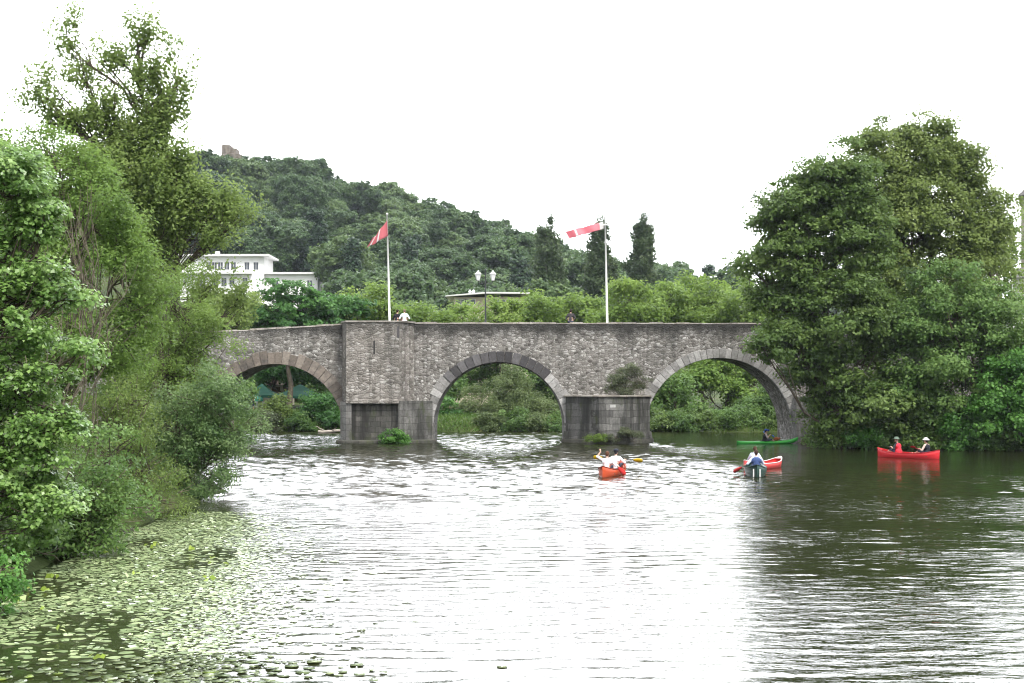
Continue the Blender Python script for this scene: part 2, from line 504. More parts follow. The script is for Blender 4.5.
M['lf_poplar'] = leaf_mat('poplar_leaves', (0.020, 0.036, 0.016), (0.042, 0.062, 0.027), (0.075, 0.095, 0.042), 0.25, gain=1.45)
M['lf_greywil'] = leaf_mat('grey_willow_leaves', (0.045, 0.070, 0.026), (0.095, 0.125, 0.050), (0.16, 0.19, 0.085), 0.32, gain=1.15)
M['lf_dry'] = leaf_mat('dry_shrub_leaves', (0.035, 0.045, 0.022), (0.070, 0.082, 0.045), (0.12, 0.125, 0.075), 0.25, gain=1.4)
M['lily'] = leaf_mat('lily_pad_leaf', (0.12, 0.155, 0.07), (0.20, 0.24, 0.12), (0.30, 0.33, 0.18), 0.1, 0.22, 0.6, gain=1.25)
M['lily_y'] = leaf_mat('young_lily_leaf', (0.16, 0.22, 0.03), (0.24, 0.32, 0.05), (0.33, 0.38, 0.08), 0.25, 0.35, 0.5, gain=1.0)
M['grass'] = leaf_mat('bank_grass', (0.04, 0.08, 0.015), (0.075, 0.135, 0.028), (0.12, 0.19, 0.045), 0.3, gain=0.9)


# ------------------------------------------------------------------ terrain and water
def XL(Y): return np.interp(Y, [-60, 20, 27, 52, 62, 75, 90, 108, 113, 116], [-9.5, -9.8, -10.2, -10.8, -13.5, -19, -21.5, -22.5, -30, -60])
def XR(Y): return np.interp(Y, [-60, 60, 80, 85, 87.5, 89, 100, 104, 108, 116], [40, 42, 44, 40, 25, 19.4, 19.6, 23, 70, 110])


def ridge(X): return np.interp(X, [-400, -190, -120, -89, -70, -53, -23, -7, 6, 28, 47, 58, 91, 140, 300], [19, 44, 54.5, 57.5, 57, 51.5, 44.5, 38, 32, 25.5, 23, 15, 7, 6, 6])


def ground_h(X, Y):
    X = np.asarray(X, float); Y = np.asarray(Y, float)
    yf = 117.0 + 1.0 * np.sin(X * 0.21) + 0.6 * np.sin(X * 0.53 + 1)
    d = np.minimum(np.minimum(X - XL(Y), XR(Y) - X), yf - Y)
    wob = 0.35 * np.sin(X * 0.9 + Y * 0.4) + 0.3 * np.sin(Y * 1.1 - X * 0.3)
    d = d + wob * 0.6
    bank = 1.5 * (1 - np.exp(np.minimum(d, 0) / 2.2)) + np.clip(-d - 6, 0, 60) * 0.02
    h = np.where(d > 0, -np.minimum(d * 0.5, 1.6), bank)
    s = np.clip((Y - 190) / (450 - 190), 0, 1); s = s * s * (3 - 2 * s)
    hill = (ridge(X) - 2) * s
    fade = np.clip((Y - 480) / 500, 0, 1)
    far = 30 * np.clip((Y - 480) / 150, 0, 1) * np.clip((X - 20) / 60, 0, 1)
    return h + np.maximum(hill * (1 - 0.5 * fade), far)


def axis(segs):
    out = []
    for a, b, st in segs: out += list(np.arange(a, b, st))
    return np.array(out + [segs[-1][1]])


gx = axis([(-3000, -600, 300), (-600, -150, 25), (-150, -45, 6), (-45, 60, 1.0), (60, 150, 6), (150, 600, 25), (600, 3000, 300)])
gy = axis([(-300, -30, 30), (-30, 18, 4), (18, 125, 1.0), (125, 200, 4), (200, 520, 10), (520, 1000, 40), (1000, 5000, 400)])
GX, GY = np.meshgrid(gx, gy)
GZ = ground_h(GX, GY)
nx, ny = len(gx), len(gy)
ii = (np.arange(ny - 1)[:, None] * nx + np.arange(nx - 1)[None, :]).ravel()
o = link('ground', np_mesh('ground', np.stack([GX.ravel(), GY.ravel(), GZ.ravel()], 1), [np.stack([ii, ii + 1, ii + nx + 1, ii + nx], 1)], M['ground'], smooth=True))
tag(o, kind='structure')


def gh(x, y): return float(ground_h(x, y))


# wind waves: many small sine trains running mostly along the river, higher on the open reach, low in the lee of the right bank
wr = np.random.default_rng(31)
wx_a = np.arange(-26, 46.01, 0.2)
wy_a = np.concatenate([np.arange(13, 50, 0.06), np.arange(50, 126.01, 0.10)])
WX, WY = np.meshgrid(wx_a, wy_a)
H = np.zeros_like(WX)
NW = 70
for k in range(NW):
    lam = 0.24 * (0.95 / 0.24) ** wr.random()
    th = wr.normal(0, 0.5)
    kk = 2 * math.pi / lam
    wob = 0.9 * np.sin(WX * wr.uniform(.15, .5) + WY * wr.uniform(.05, .25) + wr.uniform(0, 6.28))
    H += np.sin(kk * (WX * math.sin(th) + WY * math.cos(th)) + wob + wr.uniform(0, 6.28)) / kk
H *= math.sqrt(2.0 / NW)                       # unit r.m.s. slope
def smooth(v, a, b):
    u = np.clip((v - a) / (b - a), 0, 1)
    return u * u * (3 - 2 * u)
def blot(sx, sy, p):
    return 0.5 + 0.25 * (np.sin(WX * sx + WY * sy * .6 + p) + np.sin(WX * sx * 1.9 - WY * sy + 2 * p + 1.5 * np.sin(WX * .3 + WY * .11)))
open_ = 1.25 * smooth(WY, 40, 66) * (1 - smooth(WX + 2 * blot(.5, .3, 2), 10, 16))
lee = smooth(WX, 9, 15) * smooth(WY, 60, 67)
slope = 0.042 + 0.026 * blot(.35, .22, .7) + 0.085 * open_
slope = slope * (1 - lee) + 0.014 * lee
gl = np.exp(-((WY - 55 - 1.5 * np.sin(WX * .3)) / 3.2) ** 2) * smooth(WX, 8, 14)          # a cat's paw crossing the lee
slope += 0.035 * gl
pad_zone = smooth(-WX, 3.5, 6.5) * (1 - smooth(WY, 30, 42))
slope *= 1 - 0.75 * pad_zone
edge = smooth(WX, -26, -24) * (1 - smooth(WX, 44, 46)) * smooth(WY, 13, 15) * (1 - smooth(WY, 124, 126))
H *= slope * edge
nx, ny = len(wx_a), len(wy_a)
ii = (np.arange(ny - 1)[:, None] * nx + np.arange(nx - 1)[None, :]).ravel()
wv = np.stack([WX.ravel(), WY.ravel(), H.ravel()], 1)
x0, x1, y0, y1 = wx_a[0], wx_a[-1], wy_a[0], wy_a[-1]
ov = np.array([(-120, -60, 0), (140, -60, 0), (140, y0, 0), (-120, y0, 0), (-120, y1, 0), (140, y1, 0), (140, 135, 0), (-120, 135, 0), (x0, y0, 0), (x0, y1, 0), (x1, y0, 0), (x1, y1, 0)])
nb_ = len(wv)
o = link('river', np_mesh('river', np.concatenate([wv, ov]), [np.stack([ii, ii + 1, ii + nx + 1, ii + nx], 1), np.array([(0, 1, 2, 3), (4, 5, 6, 7), (3, 8, 9, 4), (10, 2, 5, 11)]) + nb_], M['water'], smooth=True))
tag(o, kind='structure')

# ------------------------------------------------------------------ the bridge
YB, YB2 = 96.0, 101.6
K = YB / F
ARCH = [(-16.0, 0.63, 4.66, 0.82), (-0.88, 0.96, 4.46, 0.72), (13.97, 0.70, 5.0, 0.62)]   # cx, cz, r, ring thickness


def ztop(x): return float(np.interp(x, [-60, -18.4, -11.4, -6, 16, 24, 60], [6.0, 7.60, 8.02, 8.10, 8.08, 7.9, 6.4]))


bridge = empty('stone_bridge', (0, 0, 0), 0, 'long grey rubble stone bridge with three round arches across the river', 'bridge')
# body: strips from the intrados to the top
cols = []           # (x, zbottom) in order, doubled at the arch feet
x = -60.0
ZB = -1.8
seq = []
edges = []
for cx, cz, r, th in ARCH: edges.append((cx - r, cx + r, cx, cz, r))
xs = [-60, -50, -40, -32, -26]
prev = -26
for a, b, cx, cz, r in edges:
    for q in np.linspace(prev, a, 5)[1:-1]: xs.append(float(q))
    xs.append(('e', a))
    for q in range(1, 40):
        xs.append(('i', cx - r * math.cos(math.pi * q / 40), cz + r * math.sin(math.pi * q / 40)))
    xs.append(('x', b))
    prev = b
for q in np.linspace(prev, 60, 12)[1:]: xs.append(float(q))
prof = []
for e in xs:
    if not isinstance(e, tuple): prof.append((float(e), ZB))
    elif e[0] == 'e':
        cz = [k for k in edges if abs(k[0] - e[1]) < 1e-6][0][3]
        prof.append((e[1], ZB)); prof.append((e[1] + 1e-4, cz))
    elif e[0] == 'x':
        cz = [k for k in edges if abs(k[1] - e[1]) < 1e-6][0][3]
        prof.append((e[1] - 1e-4, cz)); prof.append((e[1], ZB))
    else: prof.append((e[1], e[2]))
n = len(prof)
mb = MB()
vs = []
for yy in (YB, YB2):
    for px_, zb in prof: vs.append((px_, yy, zb))
    for px_, zb in prof: vs.append((px_, yy, ztop(px_) - 1.0))
fs = []
for i in range(n - 1):
    fs.append((i, i + 1, n + i + 1, n + i))
    fs.append((2 * n + i + 1, 2 * n + i, 3 * n + i, 3 * n + i + 1))
    fs.append((i + 1, i, 2 * n + i, 2 * n + i + 1))
    fs.append((n + i, n + i + 1, 3 * n + i + 1, 3 * n + i))
fs += [(0, n, 3 * n, 2 * n), (n - 1, 3 * n - 1, 4 * n - 1, 2 * n - 1)]
mb.add(vs, fs)
mb.build('spandrel_walls', M['rubble'], bridge)
# parapets with uneven top, coping stones
pr = np.random.default_rng(4)
for yy0, yy1, nm in ((YB, YB + 0.42, 'parapet'), (YB2 - 0.42, YB2, 'parapet')):
    mb = MB(); cp = MB()
    X = np.arange(-60, 60.01, 0.9)
    zz = [ztop(x_) - 0.10 for x_ in X]
    for i in range(len(X) - 1):
        a, b = X[i], X[i + 1]
        v = [(a, yy0, ztop(a) - 1.0), (b, yy0, ztop(b) - 1.0), (b, yy1, ztop(b) - 1.0), (a, yy1, ztop(a) - 1.0), (a, yy0, zz[i]), (b, yy0, zz[i + 1]), (b, yy1, zz[i + 1]), (a, yy1, zz[i])]
        mb.add(v, [(0, 1, 5, 4), (2, 3, 7, 6), (4, 5, 6, 7)])
        j = pr.uniform(-0.05, 0.03); jy = pr.uniform(-.045, 0.02); g = 0.012
        v = [(a + g, yy0 - 0.012 - jy * .6, zz[i] + 0.002), (b - g, yy0 - 0.012 - jy * .6, zz[i + 1] + 0.002), (b - g, yy1 + 0.05, zz[i + 1] + 0.002), (a + g, yy1 + 0.05, zz[i] + 0.002)]
        v += [(p[0], p[1] + (0.03 if k < 2 else -0.03), p[2] + 0.10 + j) for k, p in enumerate(v)]
        cp.add(v, [(3, 2, 1, 0), (4, 5, 6, 7), (0, 1, 5, 4), (1, 2, 6, 5), (2, 3, 7, 6), (3, 0, 4, 7)], pr.uniform(0, 1))
    mb.build(nm, M['rubble'], bridge)
    cp.build('coping', M['coping'], bridge)
mb = MB()
X = np.arange(-60, 60.01, 4)
for i in range(len(X) - 1):
    mb.add([(X[i], YB + .425, ztop(X[i]) - .79), (X[i + 1], YB + .425, ztop(X[i + 1]) - .79), (X[i + 1], YB2 - .425, ztop(X[i + 1]) - .79), (X[i], YB2 - .425, ztop(X[i]) - .79)], [(0, 1, 2, 3)])
mb.build('roadway', M['asphalt'], bridge)


def voussoirs(name, cx, cz, r, th, a0, a1, nb, mat, gap=0.012, proud=0.05, rng=pr, uneven=0.06):
    mb = MB()
    for i in range(nb):
        t0, t1 = a0 + (a1 - a0) * i / nb, a0 + (a1 - a0) * (i + 1) / nb
        g = gap / r
        t0 += g; t1 -= g
        ro = r + th + rng.uniform(-uneven, uneven); ri = r - 0.015
        pz = proud + rng.uniform(-0.012, 0.02)
        sub = 3
        vs = []
        for k in range(sub + 1):
            t = t0 + (t1 - t0) * k / sub
            for rr in (ri, ro):
                for yy in (YB - pz, YB + 0.35):
                    vs.append((cx + rr * math.cos(t), yy, cz + rr * math.sin(t)))
        fs = []
        for k in range(sub):
            b = k * 4
            fs += [(b, b + 2, b + 6, b + 4), (b + 2, b + 3, b + 7, b + 6), (b + 1, b, b + 4, b + 5), (b + 3, b + 1, b + 5, b + 7)]
        fs += [(0, 1, 3, 2), (sub * 4, sub * 4 + 2, sub * 4 + 3, sub * 4 + 1)]
        mb.add(vs, fs, float(rng.uniform(0, 1)))
    o = mb.build(name, mat, bridge)
    bevel(o, 0.015)
    return o


cx, cz, r, th = ARCH[0]
voussoirs('arch_ring', cx, cz, r, th, R(6), R(174), 30, M['vous_brown'], uneven=0.1)['label'] = 'brownish arch stones of the leftmost arch'
cx, cz, r, th = ARCH[1]
voussoirs('arch_ring', cx, cz, r, th, R(47), R(137), 14, M['vous_dark'], 0.022, 0.07, uneven=0.02)['label'] = 'dark basalt crown stones of the middle arch'
voussoirs('arch_ring', cx, cz, r, th * 0.9, R(4), R(47), 8, M['vous_lite'], uneven=0.12)
voussoirs('arch_ring', cx, cz, r, th * 0.9, R(137), R(176), 7, M['vous_lite'], uneven=0.12, proud=0.03)
cx, cz, r, th = ARCH[2]
voussoirs('arch_ring', cx, cz, r, th, R(4), R(176), 38, M['vous_lite'], uneven=0.05)['label'] = 'pale grey arch stones of the right arch'

# bastion on the left pier
YF_ = 94.2
bx0, bx1, bx2, bx3 = -11.50, -10.98, -7.50, -6.55
mb = MB()
mb.prism([(bx0, YB + .1), (bx1, YF_), (bx2, YF_), (bx3, YB + .1)], 2.78, 8.02)
mb.build('bastion', M['bastion'], bridge)
cp = MB()
cp.prism([(bx0 - .05, YB - .06), (bx1 - .04, YF_ - .06), (bx2 + .04, YF_ - .06), (bx3 + .05, YB - .06)], 8.03, 8.14)
cp.build('coping', M['coping'], bridge)
mb = MB()       # lip under the bastion
mb.prism([(bx1 - 0.05, YF_ + 0.9), (bx1 - 0.05, YF_ - 0.06), (bx1 + 0.7, YF_ - 0.12), (bx2 - 0.6, YF_ - 0.12), (bx2 + 0.02, YF_ - 0.06), (bx2 + 0.02, YF_ + 0.9)], 2.62, 2.90)
bevel(mb.build('corbel_slab', M['bastion'], bridge), 0.06, 2)
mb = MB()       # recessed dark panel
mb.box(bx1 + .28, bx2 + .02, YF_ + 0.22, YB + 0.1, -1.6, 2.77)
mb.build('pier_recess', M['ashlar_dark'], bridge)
mb = MB()
mb.prism([(bx0, YB + .12), (bx0 + .02, YB - 0.9), (bx1, YF_ + .02), (bx1 + .34, YF_ + .02), (bx1 + .34, YB)], -1.6, 2.75)
mb.build('pier_buttress', M['ashlar_lite'], bridge)
mb = MB()
mb.prism([(bx2 - .06, YB), (bx2 - .06, YF_ + .02), (bx2, YF_ + .02), (bx3 - .02, YF_ + 0.75), (bx3 + 0.5, YB - 0.55), (-5.36, YB - 0.06), (-5.36, YB + .3)], -1.6, 2.80)
mb.build('pier_buttress', M['ashlar'], bridge)
mb = MB()
mb.prism([(bx0 - .25, YB - .2), (bx0 - .2, YF_ + .3), (bx1 - .1, YF_ - 0.7), (bx2 + .3, YF_ - 0.7), (bx3 + .6, YF_ + .2), (-5.1, YB - .5), (-5.1, YB + .3)], -1.7, 0.22, scale0=1.08)
bevel(mb.build('pier_footing', M['footing'], bridge), 0.08, 2)
# dark strips set on the bastion face, the left one a stain streak
mb = MB(); mb.box(-9.18, -9.08, YF_ - 0.012, YF_ + 0.1, 5.9, 6.8); mb.build('dark_strip', simple('dark_streak_stone', (0.03, 0.03, 0.03), 0.95), bridge)
mb = MB(); mb.box(-7.62, -7.46, YF_ - 0.02, YF_ + 0.12, 7.0, 7.75); mb.build('dark_strip', M['vous_dark'], bridge)

# middle cutwater pier
Xc0, Xc3 = 3.56, 9.36
plan = [(Xc0, YB + .2), (Xc0 + .05, YB - .35), ((599 - 512) * 93.0 / F, 93.0), ((625 - 512) * 93.0 / F + .1, 93.0), (Xc3 - .1, YB - .5), (Xc3, YB + .2)]
cc = ((Xc0 + Xc3) / 2, 94.8)
def scaled(pl, s): return [(cc[0] + (x - cc[0]) * s, cc[1] + (y - cc[1]) * s) for x, y in pl]
mb = MB(); mb.prism(scaled(plan, 0.985), -1.6, 3.06); mb.build('cutwater', M['ashlar'], bridge)
mb = MB(); mb.prism(scaled(plan, 1.035), 3.06, 3.20); bevel(mb.build('cutwater_cap', M['coping'], bridge), 0.03)
mb = MB(); mb.prism(scaled(plan, 1.07), -1.7, 0.30, scale0=1.12); bevel(mb.build('pier_footing', M['footing'], bridge), 0.08, 2)
mb = MB(); mb.prism(scaled(plan, 1.02), 0.30, 0.75, scale0=1.03); mb.build('pier_plinth', M['ashlar'], bridge)
# marker plate on the pier
mb = MB(); mb.box(6.42, 6.78, 93.02, 93.06, 2.40, 2.58); mb.build('marker_plate', simple('weathered_plate', (.45, .45, .44), .7, .2), bridge)
# right abutment pier
mb = MB(); mb.prism([(18.98, YB + .1), (19.05, YB - .75), (20.4, YB - .9), (22.5, YB - .9), (22.5, YB + .1)], -1.6, 3.1); mb.build('abutment_buttress', M['ashlar_lite'], bridge)

# ------------------------------------------------------------------ vegetation makers
def leaf_quads(cent, size, out, rng, up=0.45, outw=0.6, slim=0.6):
    n = len(cent)
    nr = rng.normal(size=(n, 3)); nr /= np.linalg.norm(nr, axis=1)[:, None] + 1e-9
    nr = nr * 0.62 + out * outw; nr[:, 2] += up
    nr /= np.linalg.norm(nr, axis=1)[:, None] + 1e-9
    t = rng.normal(size=(n, 3)); t -= nr * np.sum(t * nr, 1)[:, None]
    t /= np.linalg.norm(t, axis=1)[:, None] + 1e-9
    b = np.cross(nr, t)
    s = size * rng.uniform(0.65, 1.3, n)[:, None]
    v = np.empty((n, 4, 3))
    v[:, 0] = cent - t * s * 0.5
    v[:, 1] = cent + b * s * slim * 0.5 + nr * s * 0.06 - t * s * 0.08
    v[:, 2] = cent + t * s * 0.5 - nr * s * 0.05
    v[:, 3] = cent - b * s * slim * 0.5 + nr * s * 0.06 - t * s * 0.08
    return v.reshape(-1, 3)


def crown_points(lobes, rng, dens, clump, per, shell=0.5, flat=0.75, weep=0.0, spray=0.0):
    """lobes (x,y,z,rx,ry,rz) > boughs > clumps > leaves. Returns leaf centres, outward dirs, tints, clump centres"""
    pts, outs, tints, cl_c = [], [], [], []
    for (x, y, z, rx, ry, rz) in lobes:
        rm = (rx * ry * rz) ** (1 / 3)
        rb = max(clump * 1.1, rm * 0.36)                       # bough radius
        nb = max(3, int(4.2 * dens * (rm / rb) ** 2))
        d = rng.normal(size=(nb, 3)); d /= np.linalg.norm(d, axis=1)[:, None]
        rad = (shell + (1 - shell) * rng.random(nb) ** 0.7) * rng.uniform(0.72, 1.08, nb)
        bc = np.array([x, y, z]) + d * rad[:, None] * np.array([rx, ry, rz])
        br = rb * rng.uniform(0.6, 1.3, nb)
        bt = rng.normal(0.5, 0.13, nb)
        nc1 = np.maximum(2, (7.5 * dens * (br / clump) ** 2).astype(int) + 1)
        bi = np.repeat(np.arange(nb), nc1)
        nc = len(bi)
        e = rng.normal(size=(nc, 3)); e[:, 2] = np.abs(e[:, 2]) * 1.0 - 0.35; e += d[bi] * 0.5
        e /= np.linalg.norm(e, axis=1)[:, None]
        cc = bc[bi] + e * (br[bi] * rng.uniform(0.55, 1.05, nc))[:, None] * np.array([1.05, 1.05, 0.88])
        cl_c.append(cc)
        cs = clump * rng.uniform(0.5, 1.2, nc)
        ct = bt[bi] + rng.normal(0, 0.09, nc)
        k = np.maximum(3, rng.poisson(per, nc))
        idx = np.repeat(np.arange(nc), k)
        m = len(idx)
        off = np.clip(rng.normal(size=(m, 3)), -1.7, 1.7) * 0.42
        off[:, 2] *= flat
        p = cc[idx] + off * cs[idx][:, None]
        if weep: p[:, 2] -= np.abs(rng.normal(0, weep, m)) * cs[idx]
        if spray:
            # leaves strung along upright or outward shoots
            q = rng.random(m) * spray
            dirs = d[bi][idx] * 0.35 + np.array([0, 0, 1.0])
            p += dirs * (q * cs[idx])[:, None] * 1.4 - dirs * (spray * 0.5 * cs[idx])[:, None]
        pts.append(p)
        outs.append(e[idx])
        tints.append(np.clip(ct[idx] + rng.normal(0, 0.10, m), 0, 1))
    return np.concatenate(pts), np.concatenate(outs), np.concatenate(tints), np.concatenate(cl_c)


NL = [0]


def crown_mesh(name, lobes, mat, seed, dens=1.1, clump=0.7, per=26, leaf=0.16, zmin=None, **kw):
    rng = np.random.default_rng(seed)
    lk = {k: kw.pop(k) for k in ('up', 'outw', 'slim') if k in kw}
    p, o_, t, cc = crown_points(lobes, rng, dens, clump, per, **kw)
    if zmin is not None:
        m = p[:, 2] > zmin
        p, o_, t = p[m], o_[m], t[m]
    v = leaf_quads(p, leaf, o_, rng, **lk)
    NL[0] += len(p)
    f = np.arange(len(v)).reshape(-1, 4)
    return np_mesh(name, v, [f], mat, np.repeat(t, 4)), cc


def limb(mb, a, b, r0, r1, rng, wig=0.08, seg=5, sag=0.0, n=6):
    a, b = Vector(a), Vector(b)
    L = (b - a).length
    pts, rad = [], []
    for i in range(seg + 1):
        t = i / seg
        q = a.lerp(b, t)
        if 0 < i < seg:
            q += Vector(rng.normal(size=3)) * wig * L * 0.3
        q.z += sag * L * math.sin(math.pi * t)
        pts.append(q); rad.append(r0 + (r1 - r0) * t)
    mb.tube(pts, rad, n, cap=False)
    return pts


def lobes_px(Y, bl):
    """(px, py, rx, ry[, dy, depth factor]) blobs read as sizes at distance Y"""
    out = []
    for b in bl:
        dy = b[4] if len(b) > 4 else 0
        df = b[5] if len(b) > 5 else 0.85
        yy = Y + dy
        c = P(b[0], b[1], yy)
        rx, rz = b[2] * yy / F * .94, b[3] * yy / F * .94
        out.append((c.x, c.y, c.z, rx, rx * df, rz))
    return out


def tree(name, label, cat, base, lobes, mat, seed, group=None, trunk_r=0.25, bark='bark', stems=1, twigs=0.4, lean=0.0, trunk_top=None, **kw):
    """a tree thing: Empty at the foot > trunk (with limbs), crown"""
    rng = np.random.default_rng(seed + 1000)
    bx, by = base[0], base[1]
    bz = gh(bx, by) - 0.15 if len(base) < 3 else base[2]
    org = np.array([bx, by, bz])
    t = empty(name, (bx, by, bz), 0, label, cat, group)
    lo = [(x - bx, y - by, z - bz, a, b, c) for x, y, z, a, b, c in lobes]
    if 'zmin' in kw: kw['zmin'] = kw['zmin'] - bz
    me, cc = crown_mesh('crown', lo, mat, seed, **kw)
    mb = MB()
    zt = max(l[2] + l[5] * 0.3 for l in lo) * 0.86 if trunk_top is None else trunk_top
    cxm = sum(l[0] for l in lo) / len(lo); cym = sum(l[1] for l in lo) / len(lo)
    allp = []
    for s_ in range(stems):
        tx, ty = cxm + rng.normal() * 0.12 * zt * (stems > 1), cym + rng.normal() * 0.12 * zt * (stems > 1)
        b0 = (rng.normal() * 0.15 * (stems > 1), rng.normal() * 0.15 * (stems > 1), -0.2)
        allp += limb(mb, b0, (tx, ty, zt), trunk_r, trunk_r * 0.14, rng, 0.07, 7, n=8)
    for l in lo:
        c = Vector(l[:3])
        cand = [p for p in allp if p.z < c.z - 0.75 * math.hypot(c.x - p.x, c.y - p.y)] or allp[:2]
        s0 = min(cand, key=lambda p: (p - c).length + rng.random() * 0.5)
        pts = limb(mb, s0, c, trunk_r * 0.30, trunk_r * 0.09, rng, 0.10, 5, 0.03)
        sel = [q for q in cc if abs((q[0] - l[0]) / l[3]) < 1.2 and abs((q[1] - l[1]) / l[4]) < 1.2 and abs((q[2] - l[2]) / l[5]) < 1.2]
        k = int(len(sel) * twigs * 0.5)
        if k:
            for q in rng.choice(len(sel), min(k, 26), replace=False):
                limb(mb, pts[int(rng.integers(2, len(pts)))], sel[q], trunk_r * 0.10 + .006, 0.012, rng, 0.12, 3, n=4)
    mb.build('trunk', M[bark], t, True)
    link('crown', me, t)
    return t


# ------------------------------------------------------------------ left bank
T = tree('ash_tree', 'tall loose crowned tree rising highest behind the trees on the left bank', 'tree', (-16.2, 62),
         lobes_px(62, [(67, 38, 10, 26), (76, 72, 13, 28), (90, 112, 13, 24), (104, 60, 7, 20), (52, 82, 8, 18), (158, 110, 14, 26), (45, 108, 14, 14), (27, 92, 9, 14), (62, 118, 20, 16), (104, 95, 12, 30), (121, 62, 8, 30), (138, 40, 10, 28), (150, 28, 7, 18), (140, 85, 14, 30),
                       (165, 62, 9, 26), (183, 78, 8, 24), (170, 108, 14, 28), (118, 132, 22, 26), (152, 138, 26, 28), (185, 160, 16, 16), (115, 165, 36, 36), (150, 185, 40, 36), (130, 220, 50, 40),
                       (185, 185, 30, 26), (215, 205, 26, 16), (238, 218, 18, 11), (185, 225, 30, 22), (148, 255, 34, 34), (215, 240, 24, 9), (212, 285, 11, 24, 1), (235, 305, 13, 22, 2), (90, 200, 50, 50, 2)]),
         M['lf_tall'], 11, trunk_r=0.30, twigs=0.35, dens=1.0, clump=0.42, per=20, leaf=0.165, shell=0.15, spray=1.9)
T = tree('robinia_tree', 'feathery bright green tree with rounded top on the left bank before the tall loose tree', 'tree', (-14.5, 45),
         lobes_px(45, [(60, 172, 48, 36), (105, 205, 42, 48), (70, 250, 60, 60, 0.5), (125, 275, 34, 48), (138, 330, 26, 45), (95, 340, 55, 60), (45, 350, 50, 80, 1), (20, 175, 40, 40, 1), (45, 150, 26, 20, 1)]),
         M['lf_feather'], 12, trunk_r=0.2, dens=1.05, clump=0.5, per=32, leaf=0.135, shell=0.42, slim=0.42, weep=0.3)
T = tree('maple_tree', 'broad leaved tree with glossy light leaves at the left edge nearest the viewer', 'tree', (-12.6, 29.5),
         lobes_px(30, [(12, 200, 42, 50), (-20, 172, 60, 40), (35, 255, 42, 46), (10, 320, 52, 48), (60, 300, 26, 20), (25, 400, 48, 50), (55, 440, 36, 34), (5, 470, 48, 60), (45, 505, 40, 36), (-10, 540, 40, 40), (85, 350, 20, 16), (-60, 300, 70, 150, 1)]),
         M['lf_maple'], 13, trunk_r=0.2, dens=1.05, clump=0.34, per=26, leaf=0.105, shell=0.42, flat=0.5, slim=0.75, up=0.7)
T = tree('willow_tree', 'yellow green willow on the left bank beside the left end of the bridge', 'tree', (-13.4, 55),
         lobes_px(55, [(175, 300, 26, 40), (195, 335, 30, 46), (165, 370, 36, 60), (200, 388, 22, 46), (150, 430, 30, 50), (212, 342, 14, 22), (150, 340, 25, 45, 2)]),
         M['lf_willow'], 14, trunk_r=0.2, stems=3, dens=1.05, clump=0.6, per=34, leaf=0.15, shell=0.4, slim=0.3, weep=0.5)
T = tree('sallow_bush', 'round grey green bush leaning out over the water before the left arch', 'bush', (-11.6, 49),
         lobes_px(49, [(205, 400, 40, 30), (234, 430, 27, 28), (185, 430, 36, 36), (215, 460, 30, 34), (165, 465, 30, 40), (205, 488, 22, 22), (148, 440, 26, 40)]),
         M['lf_sallow'], 15, trunk_r=0.09, stems=4, dens=1.05, clump=0.45, per=30, leaf=0.12, shell=0.4, slim=0.42, weep=0.3, zmin=0.05)
T = tree('osier_bush', 'olive toned twiggy bush low at the waterline of the left bank', 'bush', (-11.6, 41),
         lobes_px(41, [(120, 440, 42, 44), (150, 470, 34, 36), (110, 485, 40, 34), (160, 498, 24, 20), (85, 430, 40, 50, 1), (130, 400, 34, 40, 1)]),
         M['lf_olive'], 16, trunk_r=0.06, stems=6, dens=0.85, clump=0.45, per=30, leaf=0.10, shell=0.35, slim=0.35, weep=0.4, zmin=0.05, twigs=1)
T = tree('elder_bush', 'dark green bush at the foot of the nearest broad leaved tree on the left bank', 'bush', (-11.6, 33),
         lobes_px(33, [(60, 520, 50, 40), (95, 505, 34, 38), (25, 545, 40, 36), (70, 555, 36, 22), (110, 460, 34, 40, 1), (10, 560, 30, 36, -1), (115, 515, 30, 24), (95, 540, 30, 22), (130, 500, 24, 26, 3)]),
         M['lf_bush'], 17, trunk_r=0.06, stems=5, dens=0.9, clump=0.40, per=22, leaf=0.11, shell=0.35, slim=0.5, zmin=0.05)
T = tree('overhanging_shrub', 'small shrub at the lower left corner overhanging the lily pads', 'shrub', (-9.3, 24.5),
         lobes_px(24.5, [(-5, 600, 20, 24), (2, 565, 18, 24), (-18, 630, 26, 30), (8, 590, 12, 12)]),
         M['lf_fresh'], 18, trunk_r=0.03, stems=4, dens=0.9, clump=0.25, per=18, leaf=0.085, shell=0.3, slim=0.6, zmin=0.03)
# trees further back on the left bank, filling the slope
for i, (px, Y, top, rpx, lab) in enumerate([(30, 70, 190, 60, 'shadowy tree filling the gap behind the feathery tree on the left bank'),
                                            (-40, 52, 120, 70, 'green tree on the left bank cut by the left edge of the view'),
                                            (140, 75, 330, 48, 'shadowy tree standing behind the yellow green willow')]):
    b = P(px, 383, Y)
    tree('bank_tree', lab, 'tree', (b.x, Y), lobes_px(Y, [(px, top + rpx * .8, rpx, rpx * .8), (px - 20, top + rpx * 1.9, rpx, rpx), (px + 25, top + rpx * 2.1, rpx * .8, rpx)]),
         M['lf_feather'] if i == 1 else M['lf_dark'], 30 + i, trunk_r=0.25, dens=1.0, clump=0.8, per=24, leaf=0.2, shell=0.45)

